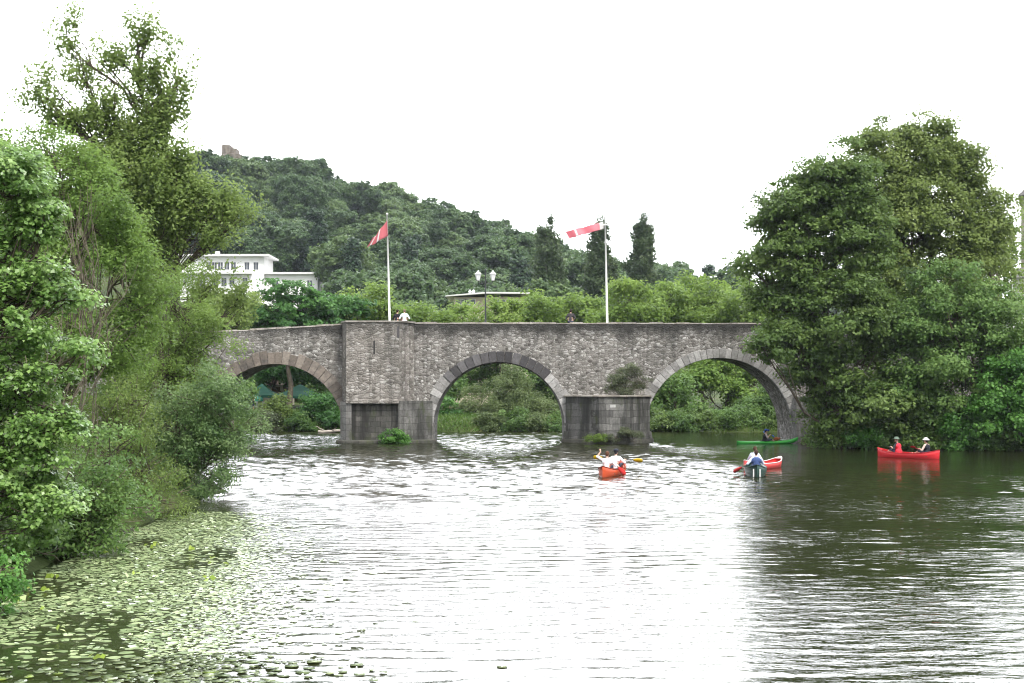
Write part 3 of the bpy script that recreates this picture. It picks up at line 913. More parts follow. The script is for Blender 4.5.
# bare dead stems in front of the feathery tree
rng = np.random.default_rng(77)
mb = MB()
base = Vector((-12.4, 37.5, 1.0))
for i in range(26):
    a = P(rng.uniform(20, 95), rng.uniform(400, 440), 37.5 + rng.uniform(-1, 1))
    b = P(a.x * F / 37.5 + 512 + rng.uniform(5, 70), rng.uniform(235, 350), 37 + rng.uniform(-.8, .8))
    pts = limb(mb, a, b, 0.016, 0.005, rng, 0.08, 5, 0.02, n=5)
    for q in range(3):
        p = pts[int(rng.integers(2, 5))]
        limb(mb, p, p + Vector((rng.uniform(-.5, .7), rng.uniform(-.3, .3), rng.uniform(0.1, .8))), 0.009, 0.004, rng, 0.1, 3, n=4)
for i in range(34):
    a = P(rng.uniform(70, 95), rng.uniform(300, 330), 38)
    b = P(rng.uniform(55, 105), rng.uniform(175, 270), 37.5 + rng.uniform(-.6, .6))
    limb(mb, a, b, 0.014, 0.005, rng, 0.1, 5, n=4)
o = mb.build('dead_stems', M['twig'])
tag(o, 'tangle of bare grey dead stems slanting through the left bank foliage', 'dead stems')
for i in range(7):
    mb = MB()
    a = Vector((-10.9 + rng.uniform(-.3, .5), 32 + i * 2, 0.3))
    pts = limb(mb, a, a + Vector((rng.uniform(.6, 2.0), rng.uniform(-1, .6), rng.uniform(-.25, .5))), 0.026, 0.007, rng, 0.12, 5, n=5)
    for k in (2, 3):
        limb(mb, pts[k], pts[k] + Vector((rng.uniform(.2, .6), rng.uniform(-.4, .4), rng.uniform(-.1, .4))), .011, .004, rng, .1, 3, n=4)
    tag(mb.build('fallen_branch', M['twig']), 'bare branch reaching from the left bank out over the lily pads', 'branch', 'bare branches over the lily pads')

# ------------------------------------------------------------------ right bank
T = tree('alder_tree', 'big dark green tree overhanging the right end of the bridge', 'tree', (20.6, 87.5),
         lobes_px(87, [(800, 205, 34, 30), (835, 190, 36, 36), (772, 225, 24, 26), (786, 262, 36, 30), (820, 260, 50, 46), (860, 240, 40, 50), (796, 312, 42, 36), (840, 320, 60, 50),
                       (813, 362, 38, 34), (850, 390, 60, 46), (833, 412, 34, 30), (822, 392, 24, 34), (885, 320, 44, 60, 1.5), (752, 270, 20, 18), (760, 300, 16, 16), (880, 410, 50, 34), (848, 166, 24, 24), (824, 182, 28, 22), (775, 205, 20, 18), (764, 350, 22, 8, -2), (785, 340, 22, 14, -1)]),
         M['lf_dark'], 21, trunk_r=0.35, dens=1.1, clump=0.8, per=30, leaf=0.24, shell=0.42, flat=0.5)
T = tree('ash_tree', 'tallest tree on the right bank with wide olive green rounded crown', 'tree', (29.0, 96),
         lobes_px(96, [(890, 150, 40, 34), (925, 145, 36, 32), (870, 185, 44, 40), (925, 190, 50, 44), (960, 190, 26, 36), (900, 240, 60, 50), (965, 245, 40, 46), (855, 225, 30, 40), (990, 260, 28, 40), (940, 290, 60, 40), (890, 285, 50, 36), (915, 320, 60, 40, 2), (966, 172, 24, 28), (984, 215, 26, 30)]),
         M['lf_ash'], 22, trunk_r=0.4, dens=1.2, clump=0.85, per=28, leaf=0.24, shell=0.36)
T = tree('hazel_bush', 'tall mid green bush on the right bank behind the bright red canoe', 'bush', (29.5, 87),
         lobes_px(86.5, [(945, 300, 44, 36), (925, 335, 40, 40), (985, 320, 44, 40), (960, 370, 60, 46), (915, 390, 36, 44), (1000, 390, 40, 40), (940, 420, 50, 24), (1040, 350, 50, 60, 1)]),
         M['lf_bush'], 23, trunk_r=0.16, stems=4, dens=1.0, clump=0.75, per=30, leaf=0.22, shell=0.42)
T = tree('lilac_bush', 'fresh green leafy bush at the right edge by the water', 'bush', (31.6, 84.2),
         lobes_px(84, [(1010, 380, 30, 30), (1000, 415, 40, 28), (1035, 400, 40, 44), (970, 428, 26, 16)]),
         M['lf_fresh'], 24, trunk_r=0.1, stems=4, dens=1.0, clump=0.65, per=28, leaf=0.22, shell=0.42, zmin=0.05)
T = tree('birch_tree', 'thin yellowish tree by the house at the right edge', 'tree', (36.0, 103),
         lobes_px(103, [(1000, 235, 24, 22), (1018, 222, 18, 18), (1000, 272, 32, 28), (1024, 290, 20, 20), (985, 250, 20, 20), (1012, 250, 18, 22), (996, 300, 24, 18)]),
         M['lf_willow'], 25, trunk_r=0.14, dens=0.8, clump=0.8, per=20, leaf=0.22, shell=0.3)
rng = np.random.default_rng(78)
mb = MB()
for i in range(9):
    a = P(rng.uniform(985, 1000), 285, 101)
    pts = limb(mb, a, P(rng.uniform(980, 1008), rng.uniform(165, 225), 101), 0.09, 0.025, rng, 0.05, 6, n=5)
    for q in range(4):
        p = pts[int(rng.integers(3, 6))]
        limb(mb, p, p + Vector((rng.uniform(-.9, .9), 0, rng.uniform(.5, 1.8))), 0.03, 0.016, rng, 0.08, 3, n=4)
limb(mb, (P(993, 300, 101).x, 101, 1), P(993, 285, 101), 0.12, 0.08, rng, 0.02, 3)
tag(mb.build('bare_tree', M['twig']), 'leafless tree with thin upright twigs beside the tallest right bank tree', 'tree')
# low growth along the right waterline
kinds = [('lf_bush', 'low green shrub'), ('lf_dark', 'low dark shrub'), ('lf_fresh', 'low bright shrub')]
for i, (px, wpx, hpx, Y) in enumerate([(826, 16, 12, 87.6), (846, 20, 16, 87), (862, 24, 18, 86.6), (890, 20, 15, 86.2), (925, 26, 18, 85.5), (955, 22, 16, 85), (985, 24, 16, 84.4), (1015, 24, 18, 84)]):
    c = P(px, 383, Y)
    yb = 383 + 4 * F / Y
    mk, nm = kinds[i % 3]
    tree('bank_shrub', 'low shrub trailing in the water along the right bank', 'shrub', (c.x, Y + .4), lobes_px(Y, [(px, yb - hpx * .55, wpx, hpx * .75), (px + 8, yb - hpx, wpx * .8, hpx * .7)]),
         M[mk], 200 + i, group='low shrubs along the right waterline', trunk_r=0.04, stems=3, dens=1.0, clump=0.5, per=26, leaf=0.18, shell=0.35, weep=0.4, zmin=0.03)

# ------------------------------------------------------------------ far bank, seen over and under the bridge
def px_tree(name, label, cat, Y, bl, mat, seed, group=None, base_px=None, **kw):
    bp = base_px if base_px is not None else sum(b[0] for b in bl) / len(bl)
    x = P(bp, 383, Y).x
    return tree(name, label, cat, (x, Y), lobes_px(Y, bl), mat, seed, group, **kw)


far = dict(dens=0.95, clump=1.0, per=26, leaf=0.34, shell=0.5)
px_tree('chestnut_tree', 'dark green domed tree behind the left part of the bridge below the white building', 'tree', 128,
        [(286, 297, 24, 18), (270, 312, 20, 18), (304, 310, 22, 18), (288, 328, 38, 30), (262, 326, 20, 24), (322, 328, 16, 20)], M['lf_deep'], 41, trunk_r=0.3, flat=0.35, **far)
px_tree('chestnut_tree', 'smaller deep green tree between the dark domed tree and the left flagpole', 'tree', 131,
        [(342, 308, 16, 14), (353, 324, 18, 20), (334, 326, 18, 20)], M['lf_deep'], 42, trunk_r=0.25, flat=0.4, **far)
px_tree('maple_tree', 'loose yellowish tree at the left end of the bridge before the white building', 'tree', 118, [(226, 312, 18, 16), (242, 318, 16, 14), (212, 322, 18, 20), (232, 332, 24, 16), (248, 300, 7, 12)], M['lf_tall'], 43, trunk_r=0.15, dens=0.85, clump=0.7, per=22, leaf=0.26, shell=0.35)
px_tree('maple_tree', 'leafy green tree standing at the foot of the white building', 'tree', 160, [(225, 320, 28, 22), (200, 316, 26, 24), (250, 322, 22, 18), (272, 326, 18, 18)], M['lf_feather'], 44, trunk_r=0.25, dens=1.1, clump=1.0, per=28, leaf=0.36, shell=0.5)
row = [(370, 306, 24, 20, 'bright green lime tree just left of the left flagpole'),
       (425, 320, 24, 15, 'bright green lime tree right of the two people on the bridge'),
       (458, 322, 22, 14, 'bright green lime tree in front of the low flat building'),
       (500, 320, 26, 16, 'bright green lime tree right behind the double lamp post'),
       (540, 316, 24, 17, 'bright green lime tree left of the lone person on the bridge'),
       (580, 314, 25, 18, 'bright green lime tree behind the lone person on the bridge'),
       (625, 306, 30, 24, 'bright green lime tree right of the right flagpole'),
       (662, 304, 30, 24, 'bright green lime tree below the rightmost poplar'),
       (705, 302, 34, 26, 'green lime tree toward the right end of the bridge'),
       (745, 308, 34, 28, 'pale green lime tree partly hidden by the big dark tree on the right')]
for i, (px, py, rx, ry, lab) in enumerate(row):
    Y = 135 + (i % 3) * 3
    px_tree('lime_tree', lab, 'tree', Y, [(px, py, rx, ry), (px - rx * .6, py + ry * .8, rx * .8, ry), (px + rx * .6, py + ry * .9, rx * .8, ry), (px, py + ry * 1.6, rx, ry)],
            M['lf_lime'], 50 + i, 'lime trees in a row behind the bridge', trunk_r=0.25, **far)
# under the left arch
px_tree('bank_bush', 'reddish green bush at the water seen through the left arch', 'bush', 119, [(275, 412, 18, 18), (290, 420, 16, 14), (265, 425, 14, 12)], M['lf_olive'], 71, trunk_r=0.06, stems=4, dens=1.0, clump=0.6, per=26, leaf=0.22, shell=0.4)
px_tree('bank_bush', 'dark green bush at the water right side of the left arch', 'bush', 119, [(320, 408, 20, 16), (330, 420, 18, 14), (305, 424, 14, 10)], M['lf_deep'], 72, trunk_r=0.06, stems=4, dens=1.0, clump=0.6, per=26, leaf=0.22, shell=0.4)
px_tree('shade_tree', 'dark tree with thick trunk over the green tents', 'tree', 137, [(285, 366, 36, 16), (320, 370, 34, 16), (255, 370, 26, 14)], M['lf_deep'], 73, trunk_r=0.45, dens=1.1, clump=1.0, per=26, leaf=0.34, shell=0.4, base_px=286)
px_tree('shade_tree', 'dark tree closing the view behind the left arch', 'tree', 150, [(330, 380, 36, 24), (260, 385, 36, 24), (300, 395, 50, 20)], M['lf_dark'], 74, trunk_r=0.3, **far)
# under the middle arch
px_tree('grey_willow', 'round grey green willow seen through the middle arch', 'tree', 122, [(510, 392, 26, 26), (485, 405, 26, 20), (525, 410, 30, 22), (470, 418, 18, 14), (545, 415, 20, 18), (500, 420, 30, 12)], M['lf_greywil'], 75, trunk_r=0.18, stems=4, dens=1.05, clump=0.7, per=34, leaf=0.22, shell=0.45, slim=0.35, weep=0.3)
px_tree('bank_bush', 'dark bush beside the grey green willow in the middle arch', 'bush', 121, [(443, 412, 16, 16), (455, 420, 14, 10)], M['lf_deep'], 76, trunk_r=0.06, stems=3, dens=1.0, clump=0.6, per=26, leaf=0.22, shell=0.4)
px_tree('bank_tree', 'bright tree in the back of the middle arch', 'tree', 136, [(470, 380, 26, 22), (545, 385, 30, 24), (510, 370, 30, 20), (440, 385, 20, 26), (482, 368, 26, 18, 4)], M['lf_bush'], 77, trunk_r=0.2, **far)
# under the right arch
px_tree('bank_tree', 'light green tree in the upper middle of the right arch', 'tree', 128, [(715, 378, 26, 20), (735, 395, 24, 18), (700, 392, 22, 18), (755, 385, 24, 20)], M['lf_feather'], 78, trunk_r=0.2, **far)
px_tree('bank_tree', 'dark green tree filling the left of the right arch', 'tree', 124, [(672, 395, 22, 22), (665, 412, 20, 18), (690, 412, 20, 16)], M['lf_bush'], 79, trunk_r=0.2, **far)
px_tree('bank_bush', 'dark low bush at the waterline of the right arch', 'bush', 119.5, [(675, 422, 18, 10), (700, 423, 18, 9), (658, 420, 14, 12)], M['lf_dark'], 80, trunk_r=0.05, stems=4, dens=1.1, clump=0.55, per=26, leaf=0.22, shell=0.4)
px_tree('bank_bush', 'mid green bush low in the right side of the right arch', 'bush', 120, [(745, 412, 22, 14), (725, 420, 20, 10), (770, 408, 24, 18), (775, 420, 20, 10)], M['lf_bush'], 81, trunk_r=0.05, stems=4, dens=1.1, clump=0.6, per=26, leaf=0.22, shell=0.4)
for i, px in enumerate((600, 640, 570, 420, 390, 360, 210, 170, 800, 850)):
    px_tree('bank_tree', 'green tree on the far bank hidden behind the bridge wall', 'tree', 127 + (i % 3) * 3, [(px, 370, 34, 26), (px + 14, 392, 30, 22), (px - 14, 395, 30, 20)], M['lf_bush'], 90 + i, 'trees behind the bridge wall', trunk_r=0.2, **far)

for i, (px, wd, ht, mk) in enumerate([(490, 16, 9, 'lf_greywil'), (512, 18, 11, 'lf_bush'), (535, 16, 10, 'lf_greywil'), (556, 15, 10, 'lf_bush'), (655, 15, 11, 'lf_dark'), (680, 17, 11, 'lf_bush'), (703, 17, 10, 'lf_dark'), (726, 17, 11, 'lf_bush'), (750, 17, 12, 'lf_bush'), (772, 17, 12, 'lf_dark'), (270, 14, 8, 'lf_dry'), (300, 15, 9, 'lf_bush'), (338, 12, 9, 'lf_deep')]):
    px_tree('waterside_shrub', 'low shrub on the far waterline seen through the arches', 'shrub', 117.4, [(px, 429 - ht * .6, wd * .8, ht), (px + 7, 428, wd * .6, ht * .6)], M[mk], 400 + i, 'shrubs along the far waterline', trunk_r=0.04, stems=3, dens=1.0, clump=0.55, per=26, leaf=0.2, shell=0.4, zmin=0.03)
# plants on the piers
tree('pier_shrub', 'half dry shrub growing on top of the middle pier', 'shrub', (7.3, 94.4, 3.1), lobes_px(94.3, [(628, 375, 16, 12), (615, 384, 12, 9), (640, 384, 9, 10), (626, 388, 16, 6)]), M['lf_dry'], 101, trunk_r=0.03, stems=5, twigs=1, dens=0.9, clump=0.35, per=22, leaf=0.11, shell=0.25, slim=0.4)
tree('pier_shrub', 'small green bush at the waterline foot of the bastion pier', 'shrub', (-7.75, 93.3, 0.1), lobes_px(93.2, [(396, 436, 9, 8), (388, 440, 6, 6), (402, 440, 6, 6)]), M['lf_fresh'], 102, trunk_r=0.03, stems=4, dens=1.0, clump=0.3, per=22, leaf=0.12, shell=0.3)
tree('pier_plant', 'yellow green weeds on the footing of the middle pier', 'plant', (6.0, 92.75, 0.28), lobes_px(92.6, [(600, 437, 7, 5), (592, 440, 5, 3)]), M['lf_lime'], 103, trunk_r=0.012, stems=4, dens=1.0, clump=0.25, per=22, leaf=0.12, shell=0.2, slim=0.25)
tree('pier_plant', 'dry trailing weeds on the right of the middle pier footing', 'plant', (7.9, 92.75, 0.3), lobes_px(92.7, [(625, 434, 10, 4), (637, 436, 7, 4), (614, 438, 8, 3)]), M['lf_dry'], 104, trunk_r=0.012, stems=4, dens=1.0, clump=0.25, per=20, leaf=0.11, shell=0.2, slim=0.25)

# poplars
for i, (px, top, lab) in enumerate([(549, 226, 'dark columnar poplar left of the right flag'), (600, 226, 'dark columnar poplar just behind the right flagpole'), (642, 222, 'dark columnar poplar furthest right of the three')]):
    Y = 215
    bl = []
    pw = (1.0, .92, 1.05)[i]
    for k in range(11):
        q = k / 10
        bl.append((px + math.sin(k * 2.1 + i) * 2.0, top + 6 + q * 100, (5.4 + 9.0 * q ** .55) * pw, 13))
    bl += [(px + (9, -8, 10)[i], top + 62, 4, 18), (px + (-9, 9, -8)[i], top + 52, 4, 18), (px + (11, -10, 12)[i], top + 85, 5, 18)]
    px_tree('poplar', lab, 'tree', Y, bl, M['lf_poplar'], 110 + i, 'three poplars behind the bridge', trunk_r=0.4, dens=1.25, clump=0.8, per=20, leaf=0.40, shell=0.45, spray=1.3, slim=0.6)

# ------------------------------------------------------------------ the wooded hill
def hill_mesh(nm, mat, seed, kind):
    rng = np.random.default_rng(seed)
    lo = []
    if kind == 'broad':
        H = 9.5
        lo.append((0, 0, H * .62, 3.6, 3.6, 3.4))
        for k in range(9):
            a = k * 2.4 + rng.random(); q = rng.uniform(1.6, 3.6)
            lo.append((q * math.cos(a), q * math.sin(a), H * rng.uniform(.42, .95), rng.uniform(1.6, 2.4), rng.uniform(1.6, 2.4), rng.uniform(1.4, 2.2)))
    else:
        for k in range(14):
            t = k / 13
            lo.append((rng.normal() * .15, rng.normal() * .15, 2.0 + t * 11.5, 2.6 * (1 - t * .9), 2.6 * (1 - t * .9), 1.0))
    p, o_, t, cc = crown_points(lo, rng, 0.95, 0.8, 17, shell=0.6, flat=0.8)
    v = leaf_quads(p, 0.42 if kind == 'broad' else 0.42, o_, rng, slim=0.8)
    f = np.arange(len(v)).reshape(-1, 4)
    tt = np.repeat(t, 4)
    tb = MB(); tb.tube([(0, 0, -2), (0.1, 0, 3), (0, 0.1, 7)], [.35, .28, .12], 6)
    tv = np.array(tb.v); q4 = [q for q in tb.f if len(q) == 4]
    me = np_mesh(nm, np.concatenate([v, tv]), [f, np.array(q4) + len(v)], [mat, M['bark']], np.concatenate([tt, np.full(len(tv), .5)]),
                 mat_idx=np.concatenate([np.zeros(len(f)), np.ones(len(q4))]))
    return me


HM = {'a': [hill_mesh('hill_tree', M['lf_hill'], 300 + k, 'broad') for k in range(4)],
      'b': [hill_mesh('hill_tree', M['lf_hillpale'], 310 + k, 'broad') for k in range(3)],
      'c': [hill_mesh('conifer_tree', M['lf_conifer'], 320 + k, 'con') for k in range(2)]}
HL = {'a': ('hill_tree', 'dark green broadleaf tree in the wood covering the hill', 'dark broadleaf trees of the hill wood'),
      'b': ('hill_tree', 'paler green broadleaf tree in the wood covering the hill', 'paler broadleaf trees of the hill wood'),
      'c': ('conifer_tree', 'narrow dark conifer in the wood covering the hill', 'dark conifers of the hill wood')}
rng = np.random.default_rng(5)
placed = []
BLD = [(-64, 295, 15), (-56, 297, 12), (-44, 295, 11), (-8, 172, 12)]
tries = 0
while len(placed) < 290 and tries < 30000:
    tries += 1
    Y = 200 + 290 * rng.random() ** 0.8
    px = rng.uniform(150, 770)
    x = (px - 512) * Y / F
    if px > 660 and Y < 300: continue
    if any((x - bx) ** 2 + (Y - by) ** 2 < br * br for bx, by, br in BLD): continue
    if px < 335 and Y < 302: continue
    if 225 < px < 240 and 425 < Y < 462: continue
    if any((x - q[0]) ** 2 + (Y - q[1]) ** 2 < (7.4 if Y < 430 else 5.6) ** 2 for q in placed): continue
    placed.append((x, Y))
placed += [(P(q_, 383, y_).x, y_) for q_, y_ in ((292, 322), (305, 330), (316, 316), (280, 334))]
for x, Y in placed:
    kd = rng.choice(['a', 'b', 'c'], p=[.58, .34, .08])
    if kd == 'c' and Y > 360: kd = 'a'
    me = HM[kd][int(rng.integers(len(HM[kd])))]
    o = link(HL[kd][0], me)
    s = rng.uniform(1.0, 1.55) * (0.92 if kd == 'c' else 1)
    o.location = (x, Y, gh(x, Y) - 0.5)
    o.rotation_euler = (0, 0, rng.uniform(0, 6.28))
    o.scale = (s * rng.uniform(.9, 1.2), s * rng.uniform(.9, 1.2), s * rng.uniform(.85, 1.15))
    tag(o, HL[kd][1], 'tree', HL[kd][2])
# distant wood beyond the right end of the hill: reads as one mass
rng = np.random.default_rng(6)
vs, ts = [], []
for k in range(150):
    x, Y = rng.uniform(40, 260), rng.uniform(610, 720)
    z = gh(x, Y)
    p, o_, t, cc = crown_points([(x, Y, z + 6, 5, 5, 5), (x + 2, Y - 2, z + 9, 3, 3, 3)], rng, 0.6, 1.6, 8, shell=0.6)
    vs.append(leaf_quads(p, 1.3, o_, rng, slim=0.8)); ts.append(np.repeat(t, 4))
v = np.concatenate(vs)
tag(link('distant_wood', np_mesh('distant_wood', v, [np.arange(len(v)).reshape(-1, 4)], M['lf_hillpale'], np.concatenate(ts))), 'far off wood on the skyline right of the poplars', 'wood', kind='stuff')

# ------------------------------------------------------------------ buildings
def window(parent, x, z, wd, h, y, bars=1, frame=None):
    """a window in a wall facing -y"""
    fr = MB()
    f = 0.07
    for (a, b, c, d) in ((x - wd / 2 - f, x - wd / 2, z - h / 2 - f, z + h / 2 + f), (x + wd / 2, x + wd / 2 + f, z - h / 2 - f, z + h / 2 + f), (x - wd / 2, x + wd / 2, z + h / 2, z + h / 2 + f), (x - wd / 2, x + wd / 2, z - h / 2 - f, z - h / 2)):
        fr.box(a, b, y - .06, y + .05, c, d)
    for k in range(bars):
        xx = x - wd / 2 + wd * (k + 1) / (bars + 1)
        fr.box(xx - .03, xx + .03, y - .045, y + .02, z - h / 2, z + h / 2)
    o = fr.build('window', frame or M['white_paint'], parent)
    g = MB(); g.box(x - wd / 2 + .003, x + wd / 2 - .003, y - .02, y + .01, z - h / 2 + .003, z + h / 2 - .003); g.build('pane', M['glass'], o)
    return o


# white modern building on the slope
YW = 290
kx = YW / F
e = empty('white_building', (P(225, 383, YW).x, YW, 0), 0, 'white flat roofed building with lower right wing on the wooded slope', 'building')
e.location.z = gh(e.location.x, YW) - 3
ox, oz = e.location.x, e.location.z
def wx(px): return (px - 512) * kx - ox
def wz(py): return CAMZ + (HZ - py) * kx - oz
mb = MB(); mb.box(wx(180), wx(264), 0, 11, 0, wz(256.5)); mb.build('wall', M['render_white'], e)
mb = MB(); mb.box(wx(178), wx(269.5), -0.9, 11.5, wz(256.5), wz(254.4)); mb.build('roof', M['roof_grey'], e)
mb = MB(); mb.box(wx(264) + .01, wx(317), 1.0, 10, 0, wz(274)); mb.build('wing', M['render_white'], e)
mb = MB(); mb.box(wx(264) + .01, wx(321.5), 0.2, 10.6, wz(274), wz(272)); mb.build('roof', M['roof_grey'], e)
mb = MB(); mb.box(wx(180), wx(252), -1.2, -0.01, wz(274.2), wz(272.6)); mb.build('balcony', M['roof_grey'], e)
for px in (209, 214.5, 220.5, 227, 233.5, 247, 256): window(e, wx(px), wz(266), 0.95, 1.5, 0)
for px in (200, 216, 224, 232, 245): window(e, wx(px), wz(282), 1.0, 1.7, 0)
for px in (275, 286, 298, 309): window(e, wx(px), wz(283), 1.0, 1.2, 1.0)
mb = MB(); mb.box(wx(212), wx(216), 3, 4, wz(254.4), wz(250)); mb.build('chimney', M['render_white'], e)

# low flat building behind the lime row
YL = 172
kx = YL / F
e = empty('flat_building', (P(490, 383, YL).x, YL, gh(P(490, 383, YL).x, YL) - .3), 0, 'low beige building with pale overhanging flat roof behind the lamp post', 'building')
ox, oz = e.location.x, e.location.z
def wx(px): return (px - 512) * kx - ox
def wz(py): return CAMZ + (HZ - py) * kx - oz
mb = MB(); mb.box(wx(454), wx(528), 0, 10, 0, wz(297)); mb.build('wall', M['render_beige'], e)
mb = MB()
mb.add([(wx(446), -1.2, wz(297)), (wx(487), -1.2, wz(294)), (wx(530), -1.2, wz(294.4)), (wx(530), 11, wz(294.4)), (wx(487), 11, wz(294)), (wx(446), 11, wz(297)),
        (wx(446), -1.2, wz(296)), (wx(487), -1.2, wz(292.4)), (wx(530), -1.2, wz(293)), (wx(530), 11, wz(293)), (wx(487), 11, wz(292.4)), (wx(446), 11, wz(296))],
       [(0, 1, 7, 6), (1, 2, 8, 7), (2, 3, 9, 8), (3, 4, 10, 9), (4, 5, 11, 10), (5, 0, 6, 11), (6, 7, 10, 11), (7, 8, 9, 10), (5, 4, 1, 0), (4, 3, 2, 1)])
mb.build('roof', M['roof_grey'], e)
for px in (469.5, 473):
    mb = MB(); mb.lathe([(.16, 0), (.16, .3), (.2, .34), (.05, .6)], 10, (wx(px), 2, wz(293.5))); mb.build('roof_vent', M['white_paint'], e)
for px in (461, 470, 500, 512): window(e, wx(px), wz(302), 1.2, 0.6, 0)

# ruined tower on the hilltop
YT = 447
px0 = P(233, 383, YT).x
e = empty('ruined_tower', (px0, YT, gh(px0, YT) - 1), 0, 'brownish ruined castle tower on the hilltop among trees', 'tower')
mb = MB()
top = CAMZ + (HZ - 146) * YT / F - e.location.z
mb.prism([(-3.2, -3), (2.2, -3), (3.2, -2), (3.2, 3), (-3.2, 3)], 0, top - 3)
mb.prism([(-3.0, -2.9), (-.4, -2.9), (-.4, 2.9), (-3.0, 2.9)], top - 3, top)
mb.prism([(-.4, -2.8), (1.6, -2.8), (1.6, 2.9), (-.4, 2.9)], top - 3, top - 1.1)
mb.build('wall', M['sandstone'], e)
mb = MB(); mb.box(-1.3, -.6, -3.03, -2.8, top - 5, top - 3.6); mb.build('window_opening', M['slate'], e)

# old houses at the right edge
YH = 112
kx = YH / F
e = empty('slate_house', (P(1021, 383, YH).x, YH, 0), R(-21), 'tall grey slate clad house cut off by the right edge', 'house')
e.location.z = gh(e.location.x, YH) - .3
ox, oz = e.location.x, e.location.z
def wx(px): return (px - 512) * kx - ox
def wz(py): return CAMZ + (HZ - py) * kx - oz
mb = MB(); mb.box(wx(1021), wx(1100), 0, 7, 0, wz(196)); mb.build('wall', simple('weathered_cladding', (0.24, 0.22, 0.20), 0.85, 0.3, 3), e)
mb = MB()
zr, zt = wz(196), wz(160)
mb.add([(wx(1018), -.4, zr), (wx(1103), -.4, zr), (wx(1103), 7.4, zr), (wx(1018), 7.4, zr), (wx(1045), 3.5, zt), (wx(1076), 3.5, zt)], [(3, 2, 1, 0), (0, 1, 5, 4), (1, 2, 5), (2, 3, 4, 5), (3, 0, 4)])
mb.build('roof', M['slate'], e)
for px in (1036, 1052, 1070):
    for py in (215, 250): window(e, wx(px), wz(py), .8, 1.3, 0)
e = empty('white_house', (P(1014, 383, 107).x, 107, 0), R(-21), 'low white walled house with dark roof at the right edge', 'house')
e.location.z = gh(e.location.x, 107) - .3
kx = 107 / F; ox, oz = e.location.x, e.location.z
mb = MB(); mb.box(wx(1013), wx(1090), 0, 4.4, 0, wz(278)); mb.build('wall', M['render_white'], e)
mb = MB()
zr, zt = wz(278), wz(266)
mb.add([(wx(1011), -.35, zr), (wx(1092), -.35, zr), (wx(1092), 4.6, zr), (wx(1011), 4.6, zr), (wx(1011), 2.4, zt), (wx(1092), 2.4, zt)], [(3, 2, 1, 0), (0, 1, 5, 4), (1, 2, 5), (2, 3, 4, 5), (3, 0, 4)])
mb.build('roof', M['slate'], e)
for px in (1030, 1050, 1070): window(e, wx(px), wz(288), .8, 1.0, 0)

# green tents and a hut seen through the left arch
def tent(px, Y, wd, dep, ze, zp, mat, label):
    c = P(px, 383, Y)
    g = gh(c.x, Y)
    e = empty('market_tent', (c.x, Y, g), 0, label, 'tent', 'green tents behind the left arch')
    cz_ = ze - g
    mb = MB()
    w2, d2 = wd / 2, dep / 2
    r = [(-w2, -d2), (w2, -d2), (w2, d2), (-w2, d2)]
    vs = [(x, y, cz_ - .25) for x, y in r] + [(x, y, cz_) for x, y in r] + [(x * .5, y * .5, cz_ + (zp - ze) * .4) for x, y in r] + [(0, 0, zp - g)]
    fs = [(i, (i + 1) % 4, 4 + (i + 1) % 4, 4 + i) for i in range(4)] + [(4 + i, 4 + (i + 1) % 4, 8 + (i + 1) % 4, 8 + i) for i in range(4)] + [(8 + i, 8 + (i + 1) % 4, 12) for i in range(4)]
    mb.add(vs, fs)
    o = mb.build('canopy', mat, e)
    s = o.modifiers.new('cloth', 'SOLIDIFY'); s.thickness = 0.02
    for x, y in r:
        pm = MB(); pm.tube([(x * .98, y * .98, 0), (x * .98, y * .98, cz_ - .01)], .035, 8); pm.build('pole', M['white_paint'], e)
    return e


k128 = 128 / F
tent(240, 129, 3.6, 3.6, CAMZ - 15.5 * 129 / F, CAMZ - 2.5 * 129 / F, M['tent_green'], 'pointed bright green tent at the left side of the left arch')
tent(300, 133, 4.6, 3.6, CAMZ - 12.5 * 133 / F, CAMZ - 1.0 * 133 / F, M['tent_dark'], 'darker green tent roof at the right side of the left arch')
tent(262, 134, 3.0, 3.0, CAMZ - 12.0 * 134 / F, CAMZ - 0.5 * 134 / F, M['tent_dark'], 'dark tent behind the pointed bright green tent')
c = P(276, 383, 139)
e = empty('wooden_hut', (c.x, 139, gh(c.x, 139)), 0, 'small beige hut behind the green tents', 'hut')
mb = MB(); mb.box(-1.4, 1.4, 0, 2.5, 0, 2.0); mb.build('wall', M['render_beige'], e)
mb = MB(); mb.add([(-1.7, -.3, 2.0), (1.7, -.3, 2.0), (1.7, 2.8, 2.0), (-1.7, 2.8, 2.0), (-1.7, 1.25, 2.7), (1.7, 1.25, 2.7)], [(3, 2, 1, 0), (0, 1, 5, 4), (1, 2, 5), (2, 3, 4, 5), (3, 0, 4)]); mb.build('roof', M['timber'], e)
mb = MB(); mb.box(-.4, .4, -.03, .02, 0.02, 1.8); mb.build('door', M['timber'], e)
c = P(249, 383, 131.5)
e = empty('white_stall', (c.x, 131.5, gh(c.x, 131.5)), 0, 'white panelled stall counter under the pointed green tent', 'stall')
mb = MB(); mb.box(-.7, .7, 0, .7, 0, .95); mb.build('front_panel', M['white_paint'], e)
mb = MB(); mb.box(-.78, .78, -.08, .78, .952, 1.0); mb.build('counter_top', M['timber'], e)
# low pale wall seen through the middle arch
mb = MB(); c = P(462, 395, 133); mb.box(c.x - 2.6, c.x + 2.6, 133, 133.3, gh(c.x, 133) - .4, c.z + .1)
mb.box(c.x - 2.65, c.x + 2.65, 132.94, 133.36, c.z + .102, c.z + .16)
tag(mb.build('garden_wall', M['render_beige']), 'low pale garden wall seen through the middle arch', 'wall')
